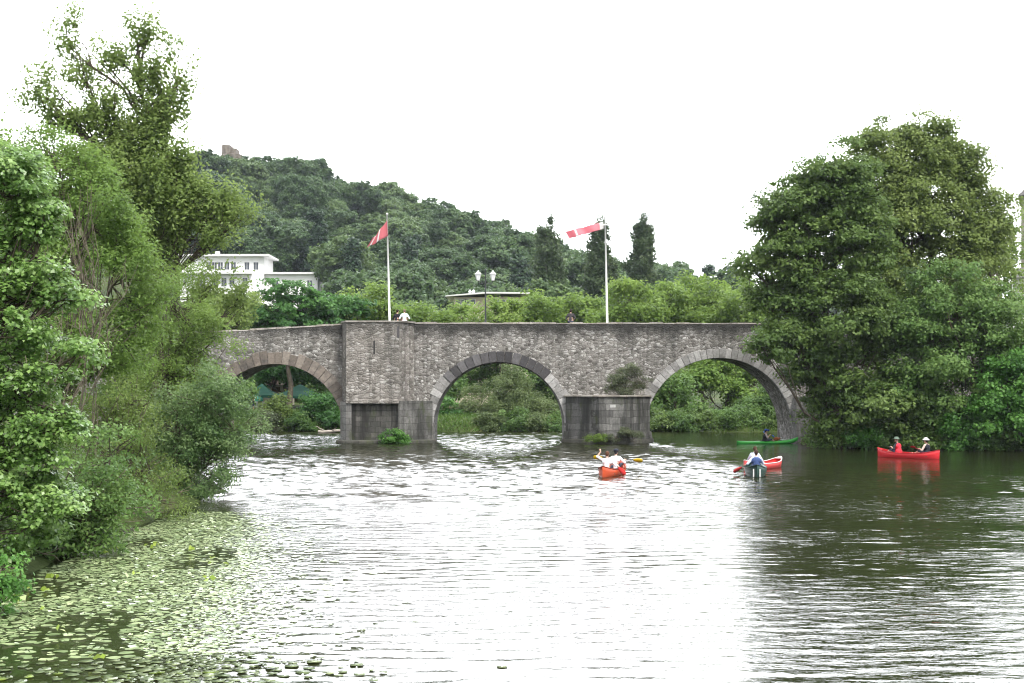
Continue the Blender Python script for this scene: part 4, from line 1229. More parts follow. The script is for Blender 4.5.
# driftwood below the bushes in the left arch
mb = MB(); rng = np.random.default_rng(9)
a = P(318, 434, 114); b = P(342, 433, 114)
limb(mb, (a.x, 114, .1), (b.x + .3, 114.4, .14), .14, .10, rng, .04, 6, n=8)
limb(mb, (a.x + .5, 114.05, .15), (a.x - .2, 114, .55), .06, .02, rng, .08, 4)
limb(mb, (a.x + 1.1, 114.2, .15), (a.x + 1.5, 113.8, .45), .05, .02, rng, .08, 4)
tag(mb.build('driftwood_log', M['wood_pale'], None, True), 'bleached driftwood log at the water under the left arch', 'log')

# grass along the far bank
rng = np.random.default_rng(15)
n = 26000
gxx = rng.uniform(-34, 34, n); gyy = rng.uniform(115.5, 124, n)
zz = ground_h(gxx, gyy)
m = zz > 0.02
gxx, gyy, zz = gxx[m], gyy[m], zz[m]
n = len(gxx); hgt = rng.uniform(.12, .32, n); wd = rng.uniform(.03, .06, n); a = rng.uniform(0, 6.28, n)
lx, ly = rng.normal(0, .15, n), rng.normal(0, .15, n)
v = np.empty((n, 4, 3))
v[:, 0] = np.stack([gxx - wd * np.cos(a), gyy - wd * np.sin(a), zz - .03], 1)
v[:, 1] = np.stack([gxx + wd * np.cos(a), gyy + wd * np.sin(a), zz - .03], 1)
v[:, 2] = np.stack([gxx + wd * .3 * np.cos(a) + lx, gyy + ly, zz + hgt], 1)
v[:, 3] = np.stack([gxx - wd * .3 * np.cos(a) + lx, gyy + ly, zz + hgt], 1)
tag(link('bank_grass', np_mesh('bank_grass', v.reshape(-1, 3), [np.arange(4 * n).reshape(-1, 4)], M['grass'], np.repeat(rng.random(n), 4))), 'tall green grass along the far bank behind the bridge', 'grass', kind='stuff')

# ------------------------------------------------------------------ lily pads
rng = np.random.default_rng(21)
pads = []
grid = {}
def pad_ok(x, y, r):
    k = (int(x / .3), int(y / .3))
    for i in (-1, 0, 1):
        for j in (-1, 0, 1):
            for q in grid.get((k[0] + i, k[1] + j), ()):
                if (q[0] - x) ** 2 + (q[1] - y) ** 2 < ((q[2] + r) * .80) ** 2: return False
    return True
for k in range(110000):
    y = 15 + 29 * rng.random() ** 1.1
    x = rng.uniform(-10.8, 0)
    xl = float(XL(y)) + .3
    edge = float(np.interp(y, [15, 19, 22, 27, 34, 40, 46], [-3.8, -4.0, -4.4, -5.0, -6.3, -7.6, -9.6]))
    if x < xl: continue
    d = edge - x
    if d < 0 and rng.random() > math.exp(d * 1.9) * .4: continue
    pn = noise.noise(Vector((x * .5, y * .22, 3)))
    if pn < -0.20 and rng.random() < .93: continue
    r = .04 + .08 * rng.random() ** 1.6
    if not pad_ok(x, y, r): continue
    pads.append((x, y, r))
    grid.setdefault((int(x / .3), int(y / .3)), []).append((x, y, r))
def pad_verts(rng, r, n=11):
    a0 = rng.uniform(0, 6.28)
    an = a0 + np.linspace(.16, 2 * math.pi - .16, n)
    rr = r * (1 + rng.normal(0, .05, n))
    z = .010 + np.abs(rng.normal(0, .004, n)) + .02 * (rng.random() < .2) * np.maximum(0, np.cos(an - rng.uniform(0, 6.28)))
    v = np.stack([rr * np.cos(an), rr * np.sin(an), z], 1)
    top = np.concatenate([[[.15 * r * math.cos(a0 + 3.14), .15 * r * math.sin(a0 + 3.14), .008]], v])
    return top, np.stack([np.zeros(n - 1, int), np.arange(1, n), np.arange(2, n + 1)], 1)
proto = []
for k in range(12):
    v, f = pad_verts(rng, 1.0)
    v[:, 2] = v[:, 2] * 1.0
    proto.append((v, f))
pads.sort(key=lambda q: q[1] + abs(q[0] + 4) * .25)
vis = [q for q in pads if q[1] > 18.6 and abs((q[0]) * F / q[1]) < 512]
near = set(id(q) for q in vis[:295])
pm = []
for v, f in proto:
    w_ = v.copy(); w_[:, 2] *= 1
    pm.append([np_mesh('lily_pad', np.concatenate([w_, w_ * [.98, .98, 1] - [0, 0, .004]]), [f, (f + len(v))[:, ::-1], np.stack([np.arange(1, len(v) - 1), np.arange(1, len(v) - 1) + len(v), np.arange(2, len(v)) + len(v), np.arange(2, len(v))], 1)], m, np.full(2 * len(v), t)) for m, t in ((M['lily'], .45), (M['lily'], .65), (M['lily'], .85), (M['lily_y'], .5))])
SV, SF, ST, off = [], [], [], 0
for q in pads:
    x, y, r = q
    k = int(rng.integers(len(proto)))
    a = rng.uniform(0, 6.28)
    if id(q) in near:
        yl = rng.random() < .05
        o = link('lily_pad', pm[k][3 if yl else int(rng.integers(3))])
        o.location = (x, y, 0.002)
        o.scale = (r, r, 1)
        o.rotation_euler = (rng.normal(0, .01), rng.normal(0, .01), a)
        if yl: tag(o, 'yellowish young lily pad floating among the green ones at lower left', 'lily pad', 'yellowish lily pads at lower left')
        else: tag(o, 'pale green lily pad floating at lower left near the viewer', 'lily pad', 'lily pads floating nearest')
    else:
        v, f = proto[k]
        w_ = v * [r, r, 1]
        ca, sa = math.cos(a), math.sin(a)
        w_ = np.stack([w_[:, 0] * ca - w_[:, 1] * sa + x, w_[:, 0] * sa + w_[:, 1] * ca + y, w_[:, 2] + .004], 1)
        SV.append(w_); SF.append(f + off); off += len(v); ST.append(np.full(len(v), rng.random()))
tag(link('lily_pads', np_mesh('lily_pads', np.concatenate(SV), [np.concatenate(SF)], M['lily'], np.concatenate(ST))), 'carpet of small lily pads spreading along the left bank', 'lily pads', kind='stuff')
# raised young leaves
nv = 18
cx_ = rng.uniform(-10, -5, nv); cy_ = rng.uniform(20, 36, nv)
c3 = np.stack([cx_, cy_, rng.uniform(.04, .16, nv)], 1)
c3 = np.repeat(c3, 3, 0) + rng.normal(0, .08, (nv * 3, 3)) * [1, 1, .3]
v = leaf_quads(c3, .14, np.zeros_like(c3), rng, up=.5, slim=.7)
tag(link('young_lily_leaves', np_mesh('young_lily_leaves', v, [np.arange(len(v)).reshape(-1, 4)], M['lily_y'], np.repeat(rng.random(nv * 3), 4))), 'yellow green young leaves standing up among the lily pads', 'leaves', kind='stuff')
print('leaves', NL, 'pads', len(pads), 'hill trees', len(placed))

# ------------------------------------------------------------------ flagpoles, flags, lamp
def flag_mat(name, col):
    t = NT(name)
    nz = t.noise(t.coords('Object'), 4, 3)
    c = t.mix(t.math('MULTIPLY', nz.outputs[0], .25), col, tuple(min(1, k * 1.3 + .05) for k in col))
    b = t.bsdf(c, .8, .1)
    tr = t.n('ShaderNodeBsdfTranslucent'); t.l(c, tr.inputs[0])
    mx = t.n('ShaderNodeMixShader'); mx.inputs[0].default_value = .5
    t.l(b.outputs[0], mx.inputs[1]); t.l(tr.outputs[0], mx.inputs[2])
    return t.done(mx)
M['flag_red'] = flag_mat('red_flag_cloth', (0.62, 0.22, 0.25))
M['flag_pink'] = flag_mat('faded_red_flag_cloth', (0.78, 0.33, 0.38))
M['flag_white'] = flag_mat('white_flag_cloth', (0.80, 0.76, 0.76))


def flagpole(pxb, pxt, pyt, Y, label):
    b = P(pxb, 383, Y); zb = ztop(b.x) - .785
    e = empty('flagpole', (b.x, Y, zb), 0, label, 'flagpole', 'flagpoles on the bridge')
    t = P(pxt, pyt, Y)
    mb = MB(); mb.tube([(0, 0, 0), ((t.x - b.x) * .5, 0, (t.z - zb) * .5), (t.x - b.x, 0, t.z - zb)], [.075, .065, .045], 12); mb.build('pole', M['white_paint'], e, True)
    mb = MB(); mb.lathe([(.05, 0), (.07, .03), (.075, .08), (.05, .13), (.01, .15)], 12, (t.x - b.x, 0, t.z - zb)); mb.build('finial', M['white_paint'], e, True)
    mb = MB(); mb.lathe([(.2, 0), (.2, .03), (.12, .05), (.11, .3)], 12); mb.build('base_collar', M['iron'], e)
    return e


flagpole(390, 387, 215, 97.2, 'white flagpole left of the two people on the bridge, with red drooping flag')
e = flagpole(607.5, 605, 214, 97.2, 'white flagpole with crossbar on the bridge before the middle poplar')
b = P(607.5, 383, 97.2); a0 = P(597, 226, 97.2); a1 = P(611, 224.5, 97.2)
mb = MB(); mb.tube([(a0.x - b.x, -.1, a0.z - e.location.z), (a1.x - b.x, -.1, a1.z - e.location.z)], .05, 8); mb.build('crossbar', M['white_paint'], e)


def flag(label, Y, ht, hb, ft, fb, bands, waves, amp):
    """corner pixels: hoist top/bottom, fly top/bottom"""
    ht, hb, ft, fb = [P(*q, Y) for q in (ht, hb, ft, fb)]
    nu, nv = 40, 8
    vs, fs, mi = [], [], []
    for i in range(nu + 1):
        u = i / nu
        for j in range(nv + 1):
            v_ = j / nv
            p = ht.lerp(ft, u).lerp(hb.lerp(fb, u), v_)
            ph = waves * 2 * math.pi * u + v_ * 1.1
            p.y += amp * u ** .6 * math.sin(ph) - 0.1
            p.z += amp * .25 * u * math.cos(ph * 1.3)
            vs.append(p - ht)
    for i in range(nu):
        for j in range(nv):
            a = i * (nv + 1) + j
            fs.append((a, a + 1, a + nv + 2, a + nv + 1))
            u = (i + .5) / nu
            k = [b_[1] for b_ in bands if u <= b_[0]][0]
            mi.append(k)
    me = bpy.data.meshes.new('flag'); me.from_pydata(vs, [], fs)
    for m in ('flag_red', 'flag_pink', 'flag_white'): me.materials.append(M[m])
    me.polygons.foreach_set('material_index', mi)
    for p in me.polygons: p.use_smooth = True
    o = link('flag', me); o.location = ht
    s = o.modifiers.new('cloth', 'SOLIDIFY'); s.thickness = .008; s.offset = 0
    return tag(o, label, 'flag')


flag('crumpled red flag drooping from the left flagpole', 97.15, (387, 221), (388, 236), (373, 239), (367, 248), [(.45, 0), (.55, 2), (.8, 0), (.88, 2), (1, 0)], 1.6, .16)
flag('faded red and white banner blowing left from the right flagpole', 97.1, (603, 222), (603.5, 229), (565, 231.5), (569, 239), [(.10, 2), (.72, 1), (.77, 2), (1, 1)], 2.2, .12)

YLp = 99.6
b = P(485.5, 383, YLp); zb = ztop(b.x) - .785
e = empty('street_lamp', (b.x, YLp, zb), 0, 'dark street lamp with two white lanterns on the bridge', 'street lamp')
kl = YLp / F
zt = CAMZ + (HZ - 276) * kl - zb
mb = MB(); mb.lathe([(.17, 0), (.17, .25), (.12, .35), (.1, .9), (.07, 1.0), (.055, 1.2), (.045, zt - .3), (.03, zt + .35), (.05, zt + .4), (.01, zt + .55)], 12); mb.build('post', M['iron'], e, True)
for s in (-1, 1):
    X_ = s * 7.4 * kl
    am = MB(); pts = [(s * .03, 0, zt - .35), (X_ * .4, 0, zt - .55), (X_ * .85, 0, zt - .5), (X_, 0, zt - .34)]; am.tube(pts, .025, 8); am.tube([(s * .03, 0, zt - .05), (X_ * .5, 0, zt - .25), (X_ * .6, 0, zt - .5)], .016, 6); arm = am.build('arm', M['iron'], e, True)
    ln = MB(); ln.lathe([(.10, -.32), (.21, .12)], 6, (X_, 0, zt)); lo_ = ln.build('lantern', simple('milky_lantern_glass', (.82, .83, .85), .25, .03), arm)
    rf = MB(); rf.lathe([(.25, .122), (.12, .27), (.05, .31), (.05, .35), (.01, .42)], 6, (X_, 0, zt)); rf.build('lantern_roof', simple('zinc_lantern_roof', (.62, .63, .65), .4, .08), arm)
    bs = MB(); bs.lathe([(.05, -.36), (.12, -.322)], 6, (X_, 0, zt)); bs.build('lantern_base', M['iron'], arm)

# ------------------------------------------------------------------ people
def fuse(name, caps, balls, mats, voxel=.011, smooth_it=4):
    """tapered capsules and balls fused into ONE continuous surface"""
    mb = MB()
    for p0, p1, r0, r1 in caps:
        p0, p1 = Vector(p0), Vector(p1)
        d = p1 - p0
        k = 4
        mb.tube([p0.lerp(p1, i / k) for i in range(k + 1)], [r0 + (r1 - r0) * i / k for i in range(k + 1)], 10)
        mb.ball(p0, r0 * .99, 10, 6); mb.ball(p1, r1 * .99, 10, 6)
    for c, r, s in balls: mb.ball(c, r, 14, 10, s)
    me = mb.mesh(name, mats)
    tmp = bpy.data.objects.new('tmp', me); C.objects.link(tmp)
    m = tmp.modifiers.new('r', 'REMESH'); m.mode = 'VOXEL'; m.voxel_size = voxel; m.use_smooth_shade = True
    s = tmp.modifiers.new('s', 'SMOOTH'); s.iterations = smooth_it; s.factor = .4
    dg = bpy.context.evaluated_depsgraph_get()
    out = bpy.data.meshes.new_from_object(tmp.evaluated_get(dg))
    out.name = name
    bpy.data.objects.remove(tmp); bpy.data.meshes.remove(me)
    out.materials.clear()
    for mt in (mats if isinstance(mats, (list, tuple)) else [mats]): out.materials.append(mt)
    for p in out.polygons: p.use_smooth = True
    return out


M['skin'] = simple('skin', (.52, .33, .25), .6, .08)
M['eye'] = simple('eye_dark', (.03, .025, .02), .3)
M['lips'] = simple('lips', (.42, .18, .16), .5)
CLO = {}
def cloth(col):
    if col not in CLO: CLO[col] = simple('clothing_%d' % len(CLO), col, .85, .12, 14, .15)
    return CLO[col]


def hand_caps(h, axis_, wrist):
    """five fingers closed round a bar through h along axis_"""
    h, a = Vector(h), Vector(axis_).normalized()
    wr = Vector(wrist)
    inw = (wr - h); inw -= a * inw.dot(a)
    inw = inw.normalized() if inw.length > 1e-4 else a.orthogonal().normalized()
    b = a.cross(inw)
    caps = []
    palm = h + inw * .038
    caps.append((palm - a * .028, palm + a * .028, .020, .022))
    caps.append((wr, palm, .026, .024))
    for i in range(4):
        L = (.86, 1.0, .95, .78)[i]
        o_ = h + a * (i - 1.5) * .021
        ang = [0.4, 1.3, 2.3, 2.3 + 1.0 * L]
        pts = [o_ + (inw * math.cos(t) + b * math.sin(t)) * .027 for t in ang]
        for k in range(3): caps.append((pts[k], pts[k + 1], .0098 - k * .0008, .0092 - k * .0008))
    tb = [palm + a * .030, h - b * .024 + a * .036 + inw * .01, h - b * .022 - inw * .016 + a * .028]
    caps.append((tb[0], tb[1], .012, .0105)); caps.append((tb[1], tb[2], .0105, .009))
    return caps


def elbow(s, h, bend):
    """elbow for shoulder s and wrist h with arm lengths .30/.27"""
    s, h = Vector(s), Vector(h)
    d = h - s; L = min(d.length, .56)
    a = (.30 ** 2 - .27 ** 2 + L * L) / (2 * L)
    q = math.sqrt(max(.30 ** 2 - a * a, 0))
    bd = Vector(bend); bd -= d.normalized() * bd.dot(d.normalized()); bd.normalize()
    return s + d.normalized() * a + bd * q


def person(label, loc, rz, pose='sit', hands=None, grip=(0, 1, 0), lean=.08, shirt=(.8, .8, .8), legs_c=(.05, .06, .09), vest=None, hat=None, hair=(.05, .035, .025), hat_kind='brim', turn=0.0, long_sleeve=False, group=None):
    """faces +x; origin at the seat (sit) or between the feet (stand)"""
    e = empty('person', loc, rz, label, 'person', group)
    hz = .11 if pose == 'sit' else .93
    ln = lean
    def up(t, y=0, f=0): return Vector((ln * t / .5 + f, y, hz + t))
    caps, balls = [], []
    # trunk
    caps += [(up(.0, -.085), up(.0, .085), .115, .115), (up(0), up(.20), .125, .118), (up(.20, -.05), up(.20, .05), .105, .105), (up(.36, -.09), up(.36, .09), .115, .115), (up(.2), up(.40), .12, .12), (up(.455, -.15), up(.455, .15), .062, .062), (up(.42), up(.60), .062, .052)]
    hc = up(.70, 0, .015)
    balls += [(hc, .1, (.98, .78, 1.18))]
    cs, sn = math.cos(turn), math.sin(turn)
    def hd(x, y, z): return hc + Vector((x * cs - y * sn, x * sn + y * cs, z))
    caps += [(hd(.092, 0, .005), hd(.112, 0, -.025), .011, .016), (hd(.05, 0, -.085), hd(.075, 0, -.088), .04, .03)]
    balls += [(hd(-.005, s * .08, -.005), .03, (.7, .35, 1.1)) for s in (-1, 1)]
    # legs
    leg = []
    for s in (-1, 1):
        if pose == 'sit':
            hp, kn, an = Vector((.02, s * .10, hz)), Vector((.40, s * .17, hz + .17)), Vector((.72, s * .13, hz - .06))
        else:
            hp, kn, an = Vector((0, s * .09, .90)), Vector((.02, s * .10, .49)), Vector((0, s * .105, .08))
        leg += [(hp, kn, .082, .058), (kn, an, .056, .038)]
        caps += [(hp, kn, .078, .052), (kn, an.lerp(kn, .6), .052, .054), (an.lerp(kn, .6), an, .054, .036)]
        ft = an + (Vector((.15, s * .02, -.03)) if pose == 'stand' else Vector((.10, 0, .09)))
        caps += [(an + Vector((-.02, 0, -.035 if pose == 'stand' else -.02)), ft, .04, .032)]
    arms = []
    if hands is None: hands = ((.05, -.27, hz - .02), (.05, .27, hz - .02))
    for s, h in zip((-1, 1), hands):
        sh = up(.44, s * .19)
        h = Vector(h)
        g = Vector(grip)
        wr = h + (sh - h).normalized() * .085
        el = elbow(sh, wr, (-.35, s * .6, -.7))
        caps += [(sh, el, .050, .040), (el, wr.lerp(el, .6), .040, .038), (wr.lerp(el, .6), wr, .038, .027)] + hand_caps(h, g, wr)
        arms += [(sh, el, .062, .056)] + ([(el, wr, .05, .038)] if long_sleeve else [])
    me = fuse('body', caps, balls, [M['skin'], M['eye'], M['lips']])
    eyes = [hd(.088, s * .034, .012) for s in (-1, 1)]; mouth = hd(.095, 0, -.058)
    mi = []
    for p in me.polygons:
        c = p.center
        if any((c - q).length < .016 for q in eyes): mi.append(1)
        elif abs(c.z - mouth.z) < .009 and (c - mouth).length < .03: mi.append(2)
        else: mi.append(0)
    me.polygons.foreach_set('material_index', mi)
    link('body', me, e)
    # clothing
    sc_ = [(up(-.02, -.085), up(-.02, .085), .122, .122), (up(0), up(.20), .134, .128), (up(.36, -.09), up(.36, .09), .125, .125), (up(.2), up(.42), .13, .128), (up(.455, -.16), up(.455, .16), .072, .072)] + arms
    link('shirt', fuse('shirt', sc_, [], cloth(shirt), .014), e)
    link('trousers', fuse('trousers', [(up(-.03, -.085), up(-.03, .085), .124, .124)] + leg, [], cloth(legs_c), .014), e)
    if vest:
        vc = [(up(.06, -.09), up(.06, .09), .150, .150), (up(.36, -.09), up(.36, .09), .148, .148), (up(.06), up(.38), .165, .16), (up(.44, -.10), up(.44, .10), .085, .085)]
        link('life_vest', fuse('life_vest', vc, [], cloth(vest), .016), e)
    hm = fuse('hair', [(hd(-.05, 0, .0), hd(-.045, 0, -.06), .07, .055)], [(hd(-.012, 0, .022), .106, (.98, .84, 1.10))], cloth(hair), .012, 3)
    # cut the hair away from the face
    bm = bmesh.new(); bm.from_mesh(hm)
    kill = [v for v in bm.verts if (v.co - hd(.105, 0, -.03)).length < .088]
    bmesh.ops.delete(bm, geom=kill, context='VERTS'); bm.to_mesh(hm); bm.free()
    link('hair', hm, e)
    if hat:
        mb = MB()
        c = hd(-.005, 0, .045)
        if hat_kind == 'brim': prof_ = [(.20, -.012), (.205, .0), (.125, .015), (.118, .07), (.09, .105), (.03, .118)]
        else: prof_ = [(.120, -.01), (.119, .04), (.095, .085), (.03, .105)]
        mb.lathe(prof_, 18, c)
        if hat_kind == 'cap':
            f = hd(.14, 0, .045) - c
            mb.tube([c + f * .6, c + f * 1.5], [.07, .05], 8)
        link('hat', mb.mesh('hat', cloth(hat), True), e)
    return e


def world_of(e, p):
    return Matrix.Translation(e.location) @ Matrix.Rotation(e.rotation_euler.z, 4, 'Z') @ Vector(p)


def paddle(label, a, b, blades, col, shaft=(.05, .05, .05), twist=0.0):
    """a, b: the ends; blades 1 or 2"""
    a, b = Vector(a), Vector(b)
    mid = (a + b) / 2; d = (b - a).normalized(); L = (b - a).length
    e = empty('paddle', mid, 0, label, 'paddle')
    e.rotation_mode = 'QUATERNION'
    e.rotation_quaternion = d.to_track_quat('X', 'Z')
    mb = MB(); mb.tube([(-L / 2 + (.0 if blades == 1 else .40), 0, 0), (L / 2 - .40, 0, 0)], .016, 10); mb.build('shaft', cloth(shaft), e, True)
    for s in ((1,) if blades == 1 else (-1, 1)):
        q = MB()
        prof_ = [(.0, .02), (.06, .05), (.14, .085), (.26, .10), (.38, .095), (.44, .06), (.45, .02)]
        vs = []
        for u, wd in prof_:
            for (yy, zz) in ((wd, .006), (0, .012), (-wd, .006), (-wd, -.006), (0, -.004), (wd, -.006)):
                ct, st = math.cos(twist), math.sin(twist)
                vs.append((s * (L / 2 - .45 + u), yy * ct - zz * st, yy * st + zz * ct))
        fs = []
        for i in range(len(prof_) - 1):
            for k in range(6): fs.append((i * 6 + k, i * 6 + (k + 1) % 6, (i + 1) * 6 + (k + 1) % 6, (i + 1) * 6 + k))
        fs += [tuple(range(6)), tuple(range((len(prof_) - 1) * 6 + 5, (len(prof_) - 1) * 6 - 1, -1))]
        q.add(vs, fs)
        q.build('blade', cloth(col), e, True)
    if blades == 1:
        g = MB(); g.tube([(-L / 2, -.06, 0), (-L / 2, .06, 0)], .018, 8); g.build('grip', cloth(shaft), e, True)
    return e


def hull_mat(name, col):
    t = NT(name)
    nz = t.noise(t.coords('Object', (.6, 3, 3)), 3, 5, .65)
    c = t.mix(t.math('MULTIPLY', t.ramp(nz.outputs[0], [(.5, (0, 0, 0)), (.7, (1, 1, 1))]), .3), col, tuple(min(1, k * 1.1 + .05) for k in col))
    return t.done(t.bsdf(c, .38, .4, nz.outputs[0], .05, .02))


def canoe(name, label, loc, rz, L, W, col, rim, inner=None, seats=(-.28, .24), depth=.36, rise=.22):
    e = empty(name, loc, rz, label, 'canoe')
    N, Kk = 28, 12
    def sec(i, inn):
        u = -1 + 2 * i / N
        s = abs(u)
        hw = W / 2 * max(0.0, 1 - s ** 2.6) ** .75
        sh = depth - .10 + rise * s ** 3
        ke = -.10 + .14 * max(0, s - .75) * 2
        x = u * L / 2 * (1 - .0 * s)
        out = []
        for k in range(Kk + 1):
            v = -1 + 2 * k / Kk
            ang = v * math.pi / 2
            yy = hw * math.copysign(abs(math.sin(ang)) ** .62, ang)
            zz = ke + (sh - ke) * abs(v) ** 2.2
            if inn:
                yy *= max(0, 1 - .018 / max(hw, .02)); zz = max(zz, .02) if abs(v) < .99 else zz
                xx = x * .988
            else: xx = x + (0.03 * u * (zz - ke) / (sh - ke + .01) if s > .9 else 0)
            out.append((xx, yy, zz))
        return out
    mb = MB()
    A = [sec(i, False) for i in range(N + 1)]; B = [sec(i, True) for i in range(N + 1)]
    nv = Kk + 1
    vs = [p for r_ in A for p in r_] + [p for r_ in B for p in r_]
    o2 = (N + 1) * nv
    fs, inn_ = [], []
    for i in range(N):
        for k in range(Kk):
            a = i * nv + k
            fs.append((a, a + nv, a + nv + 1, a + 1))
            fs.append((o2 + a, o2 + a + 1, o2 + a + nv + 1, o2 + a + nv))
        for k in (0, Kk):
            a = i * nv + k
            fs.append((a, o2 + a, o2 + a + nv, a + nv))
    mb.add(vs, fs)
    mb.build('hull', hull_mat(label[:12] + '_hull', col), e, True)
    for s in (0, Kk):
        g = MB(); g.tube([Vector(A[i][s]) + Vector((0, 0, .008)) for i in range(N + 1)], .018, 6); g.build('gunwale', cloth(rim), e, True)
    for u in seats:
        i = int(round((u + .5) * N)); p = A[i][0]; q = A[i][Kk]
        st = MB(); st.box(p[0] - .13, p[0] + .13, p[1] + .02, q[1] - .02, .115, .14); bevel(st.build('seat', M['timber'], e), .008)
    i = N // 2; p = A[i][0]; q = A[i][Kk]
    st = MB(); st.tube([(p[0], p[1] + .02, p[2] - .02), (q[0], q[1] - .02, q[2] - .02)], .02, 8); st.build('thwart', M['timber'], e)
    for s in (0, N):
        i = 2 if s == 0 else N - 2
        dk = MB()
        tip = A[s][0]
        dk.add([A[i][0], A[i][Kk], (A[s][0][0], 0, A[s][0][2])], [(0, 1, 2)]); o = dk.build('end_deck', cloth(rim), e)
        m = o.modifiers.new('t', 'SOLIDIFY'); m.thickness = .02
    return e


def on_water(px, py):
    Y = CAMZ * F / (py - HZ)
    return Vector(((px - 512) * Y / F, Y, 0))


def seat_pos(e, x): return world_of(e, (x, 0, .14))


# orange canoe, seen from its stern
c = on_water(612.5, 474.5); rz = R(75)
ca = canoe('canoe', 'orange red canoe carrying two people in white shirts', c, rz, 4.4, .92, (.56, .085, .03), (.25, .05, .03), seats=(-.30, .16))
s1, s2 = seat_pos(ca, -.30 * 4.4), seat_pos(ca, .16 * 4.4)
p1 = person('person in white shirt paddling at the rear of the orange red canoe, arm raised', s1, rz, hands=((.34, -.20, .46), (.30, .34, .98)), grip=(.1, .45, .9), shirt=(.82, .82, .86), hair=(.10, .05, .03), lean=.10)
p2 = person('person in white shirt with dark cap at the front of the orange red canoe', s2, rz + R(-6), hands=((.36, -.36, .46), (.36, .36, .50)), grip=(0, 1, .05), shirt=(.80, .81, .86), vest=None, hair=(.03, .03, .035), hat=(.03, .035, .05), hat_kind='cap', lean=.05)
a, b = world_of(p2, (.36, -1.14, .43)), world_of(p2, (.36, 1.14, .54))
paddle('yellow double bladed paddle held across the orange red canoe', a, b, 2, (.62, .42, .02), twist=1.2)
h1, h2 = world_of(p1, (.34, -.20, .46)), world_of(p1, (.30, .34, .98))
d = (h1 - h2).normalized()
paddle('red single bladed paddle held by the rear paddler in the orange red canoe', h2 - d * .06, h1 + d * .75, 1, (.45, .03, .03), twist=1.3)

# red canoe on the right
c = on_water(908, 457.8); rz = R(182 - 360 + 34)
ca = canoe('canoe', 'bright red canoe with two people in hats by the right bank', c, R(-48), 3.75, .86, (.68, .03, .04), (.50, .04, .05), seats=(-.15, .31))
rzc = R(-48) + math.pi
s1, s2 = seat_pos(ca, -.15 * 3.75), seat_pos(ca, .31 * 3.75)
p1 = person('person in green cap and red life vest at the left of the bright red canoe', s1, rzc, hands=((.42, -.22, .26), (.38, .26, .40)), grip=(.3, .8, .4), shirt=(.03, .03, .035), vest=(.60, .04, .06), hat=(.12, .17, .13), hair=(.30, .27, .24), hat_kind='brim', lean=.10)
p2 = person('person in white sun hat and dark vest at the right of the bright red canoe', s2, rzc, hands=((.46, -.24, .26), (.40, .24, .36)), grip=(.3, .8, .4), shirt=(.55, .42, .36), vest=(.02, .022, .03), hat=(.85, .84, .80), hat_kind='brim', lean=.05)
h1, h2 = world_of(p2, (.46, -.24, .26)), world_of(p2, (.40, .24, .36))
d = (h2 - h1).normalized()
paddle('red paddle laid over the side of the bright red canoe', h1 - d * .1, h2 + d * .85, 1, (.5, .03, .04), (.45, .03, .04), twist=.3)
h1, h2 = world_of(p1, (.42, -.22, .26)), world_of(p1, (.38, .26, .40))
d = (h1 - h2).normalized()
paddle('pale bladed paddle held by the person in green cap', h2 - d * .08, h1 + d * .85, 1, (.70, .66, .58), twist=.5)

# dark green canoe in the middle right, seen end on
c = on_water(755.5, 474.5); rz = R(82)
ca = canoe('canoe', 'dark green canoe seen from its end with a paddler in pale blue', c, rz, 4.2, .96, (.018, .055, .045), (.05, .08, .07), depth=.42)
for yy in (-.13, .14):
    st = MB(); st.box(-2.02, -1.90, yy - .025, yy + .025, .03, .36); st.build('white_stripe', M['white_paint'], ca)
s1 = seat_pos(ca, -.26 * 4.2)
p1 = person('person in pale blue shirt and dark vest kneeling in the dark green canoe', s1 + Vector((0, 0, .05)), rz, hands=((.38, -.10, .55), (.25, .44, .26)), grip=(-.2, .85, -.5), shirt=(.55, .62, .80), vest=(.05, .08, .20), hair=(.05, .03, .025), lean=.06)
h1, h2 = world_of(p1, (.38, -.10, .55)), world_of(p1, (.25, .44, .26))
d = (h2 - h1).normalized()
paddle('red bladed paddle dipping left of the dark green canoe', h1 - d * .1, h2 + d * .62, 1, (.50, .05, .05), twist=1.0)

# red canoe half hidden behind it
c = on_water(763, 468.5); rz = R(55)
ca = canoe('canoe', 'red canoe half hidden behind the dark green canoe', c, rz, 3.9, .9, (.62, .06, .06), (.75, .70, .68))
s1 = seat_pos(ca, -.24 * 3.9)
person('person with dark hair in the half hidden red canoe', s1, rz, hands=((.42, -.22, .28), (.40, .24, .34)), grip=(.1, 1, .2), shirt=(.60, .64, .78), hair=(.06, .035, .02), lean=.05)

# green kayak by the right arch
c = on_water(767.5, 443.6); rz = R(8)
e = empty('kayak', c, rz, 'long bright green kayak crossing before the right arch', 'kayak')
Lk, Wk = 4.2, .62
mb = MB(); N, Kk = 30, 14
rows = []
for i in range(N + 1):
    u = -1 + 2 * i / N; s = abs(u)
    hw = Wk / 2 * max(.0, 1 - s ** 2.2) ** .8
    rise = (.30 if u > 0 else .06) * s ** 3
    ke = -.08 + rise * 1.0 * (s > .5) * (s - .5) * 2; tp = .14 + rise + .05 * (1 - s)
    rows.append([(u * Lk / 2, hw * math.sin(2 * math.pi * k / Kk), (ke + tp) / 2 - (tp - ke) / 2 * math.cos(2 * math.pi * k / Kk) * (1 if k else 1)) for k in range(Kk)])
vs = [p for r_ in rows for p in r_]
fs = [(i * Kk + k, (i + 1) * Kk + k, (i + 1) * Kk + (k + 1) % Kk, i * Kk + (k + 1) % Kk) for i in range(N) for k in range(Kk)] + [tuple(range(Kk)), tuple(range(N * Kk + Kk - 1, N * Kk - 1, -1))]
mb.add(vs, fs); mb.build('hull', hull_mat('green_kayak_hull', (.05, .42, .06)), e, True)
mb = MB()
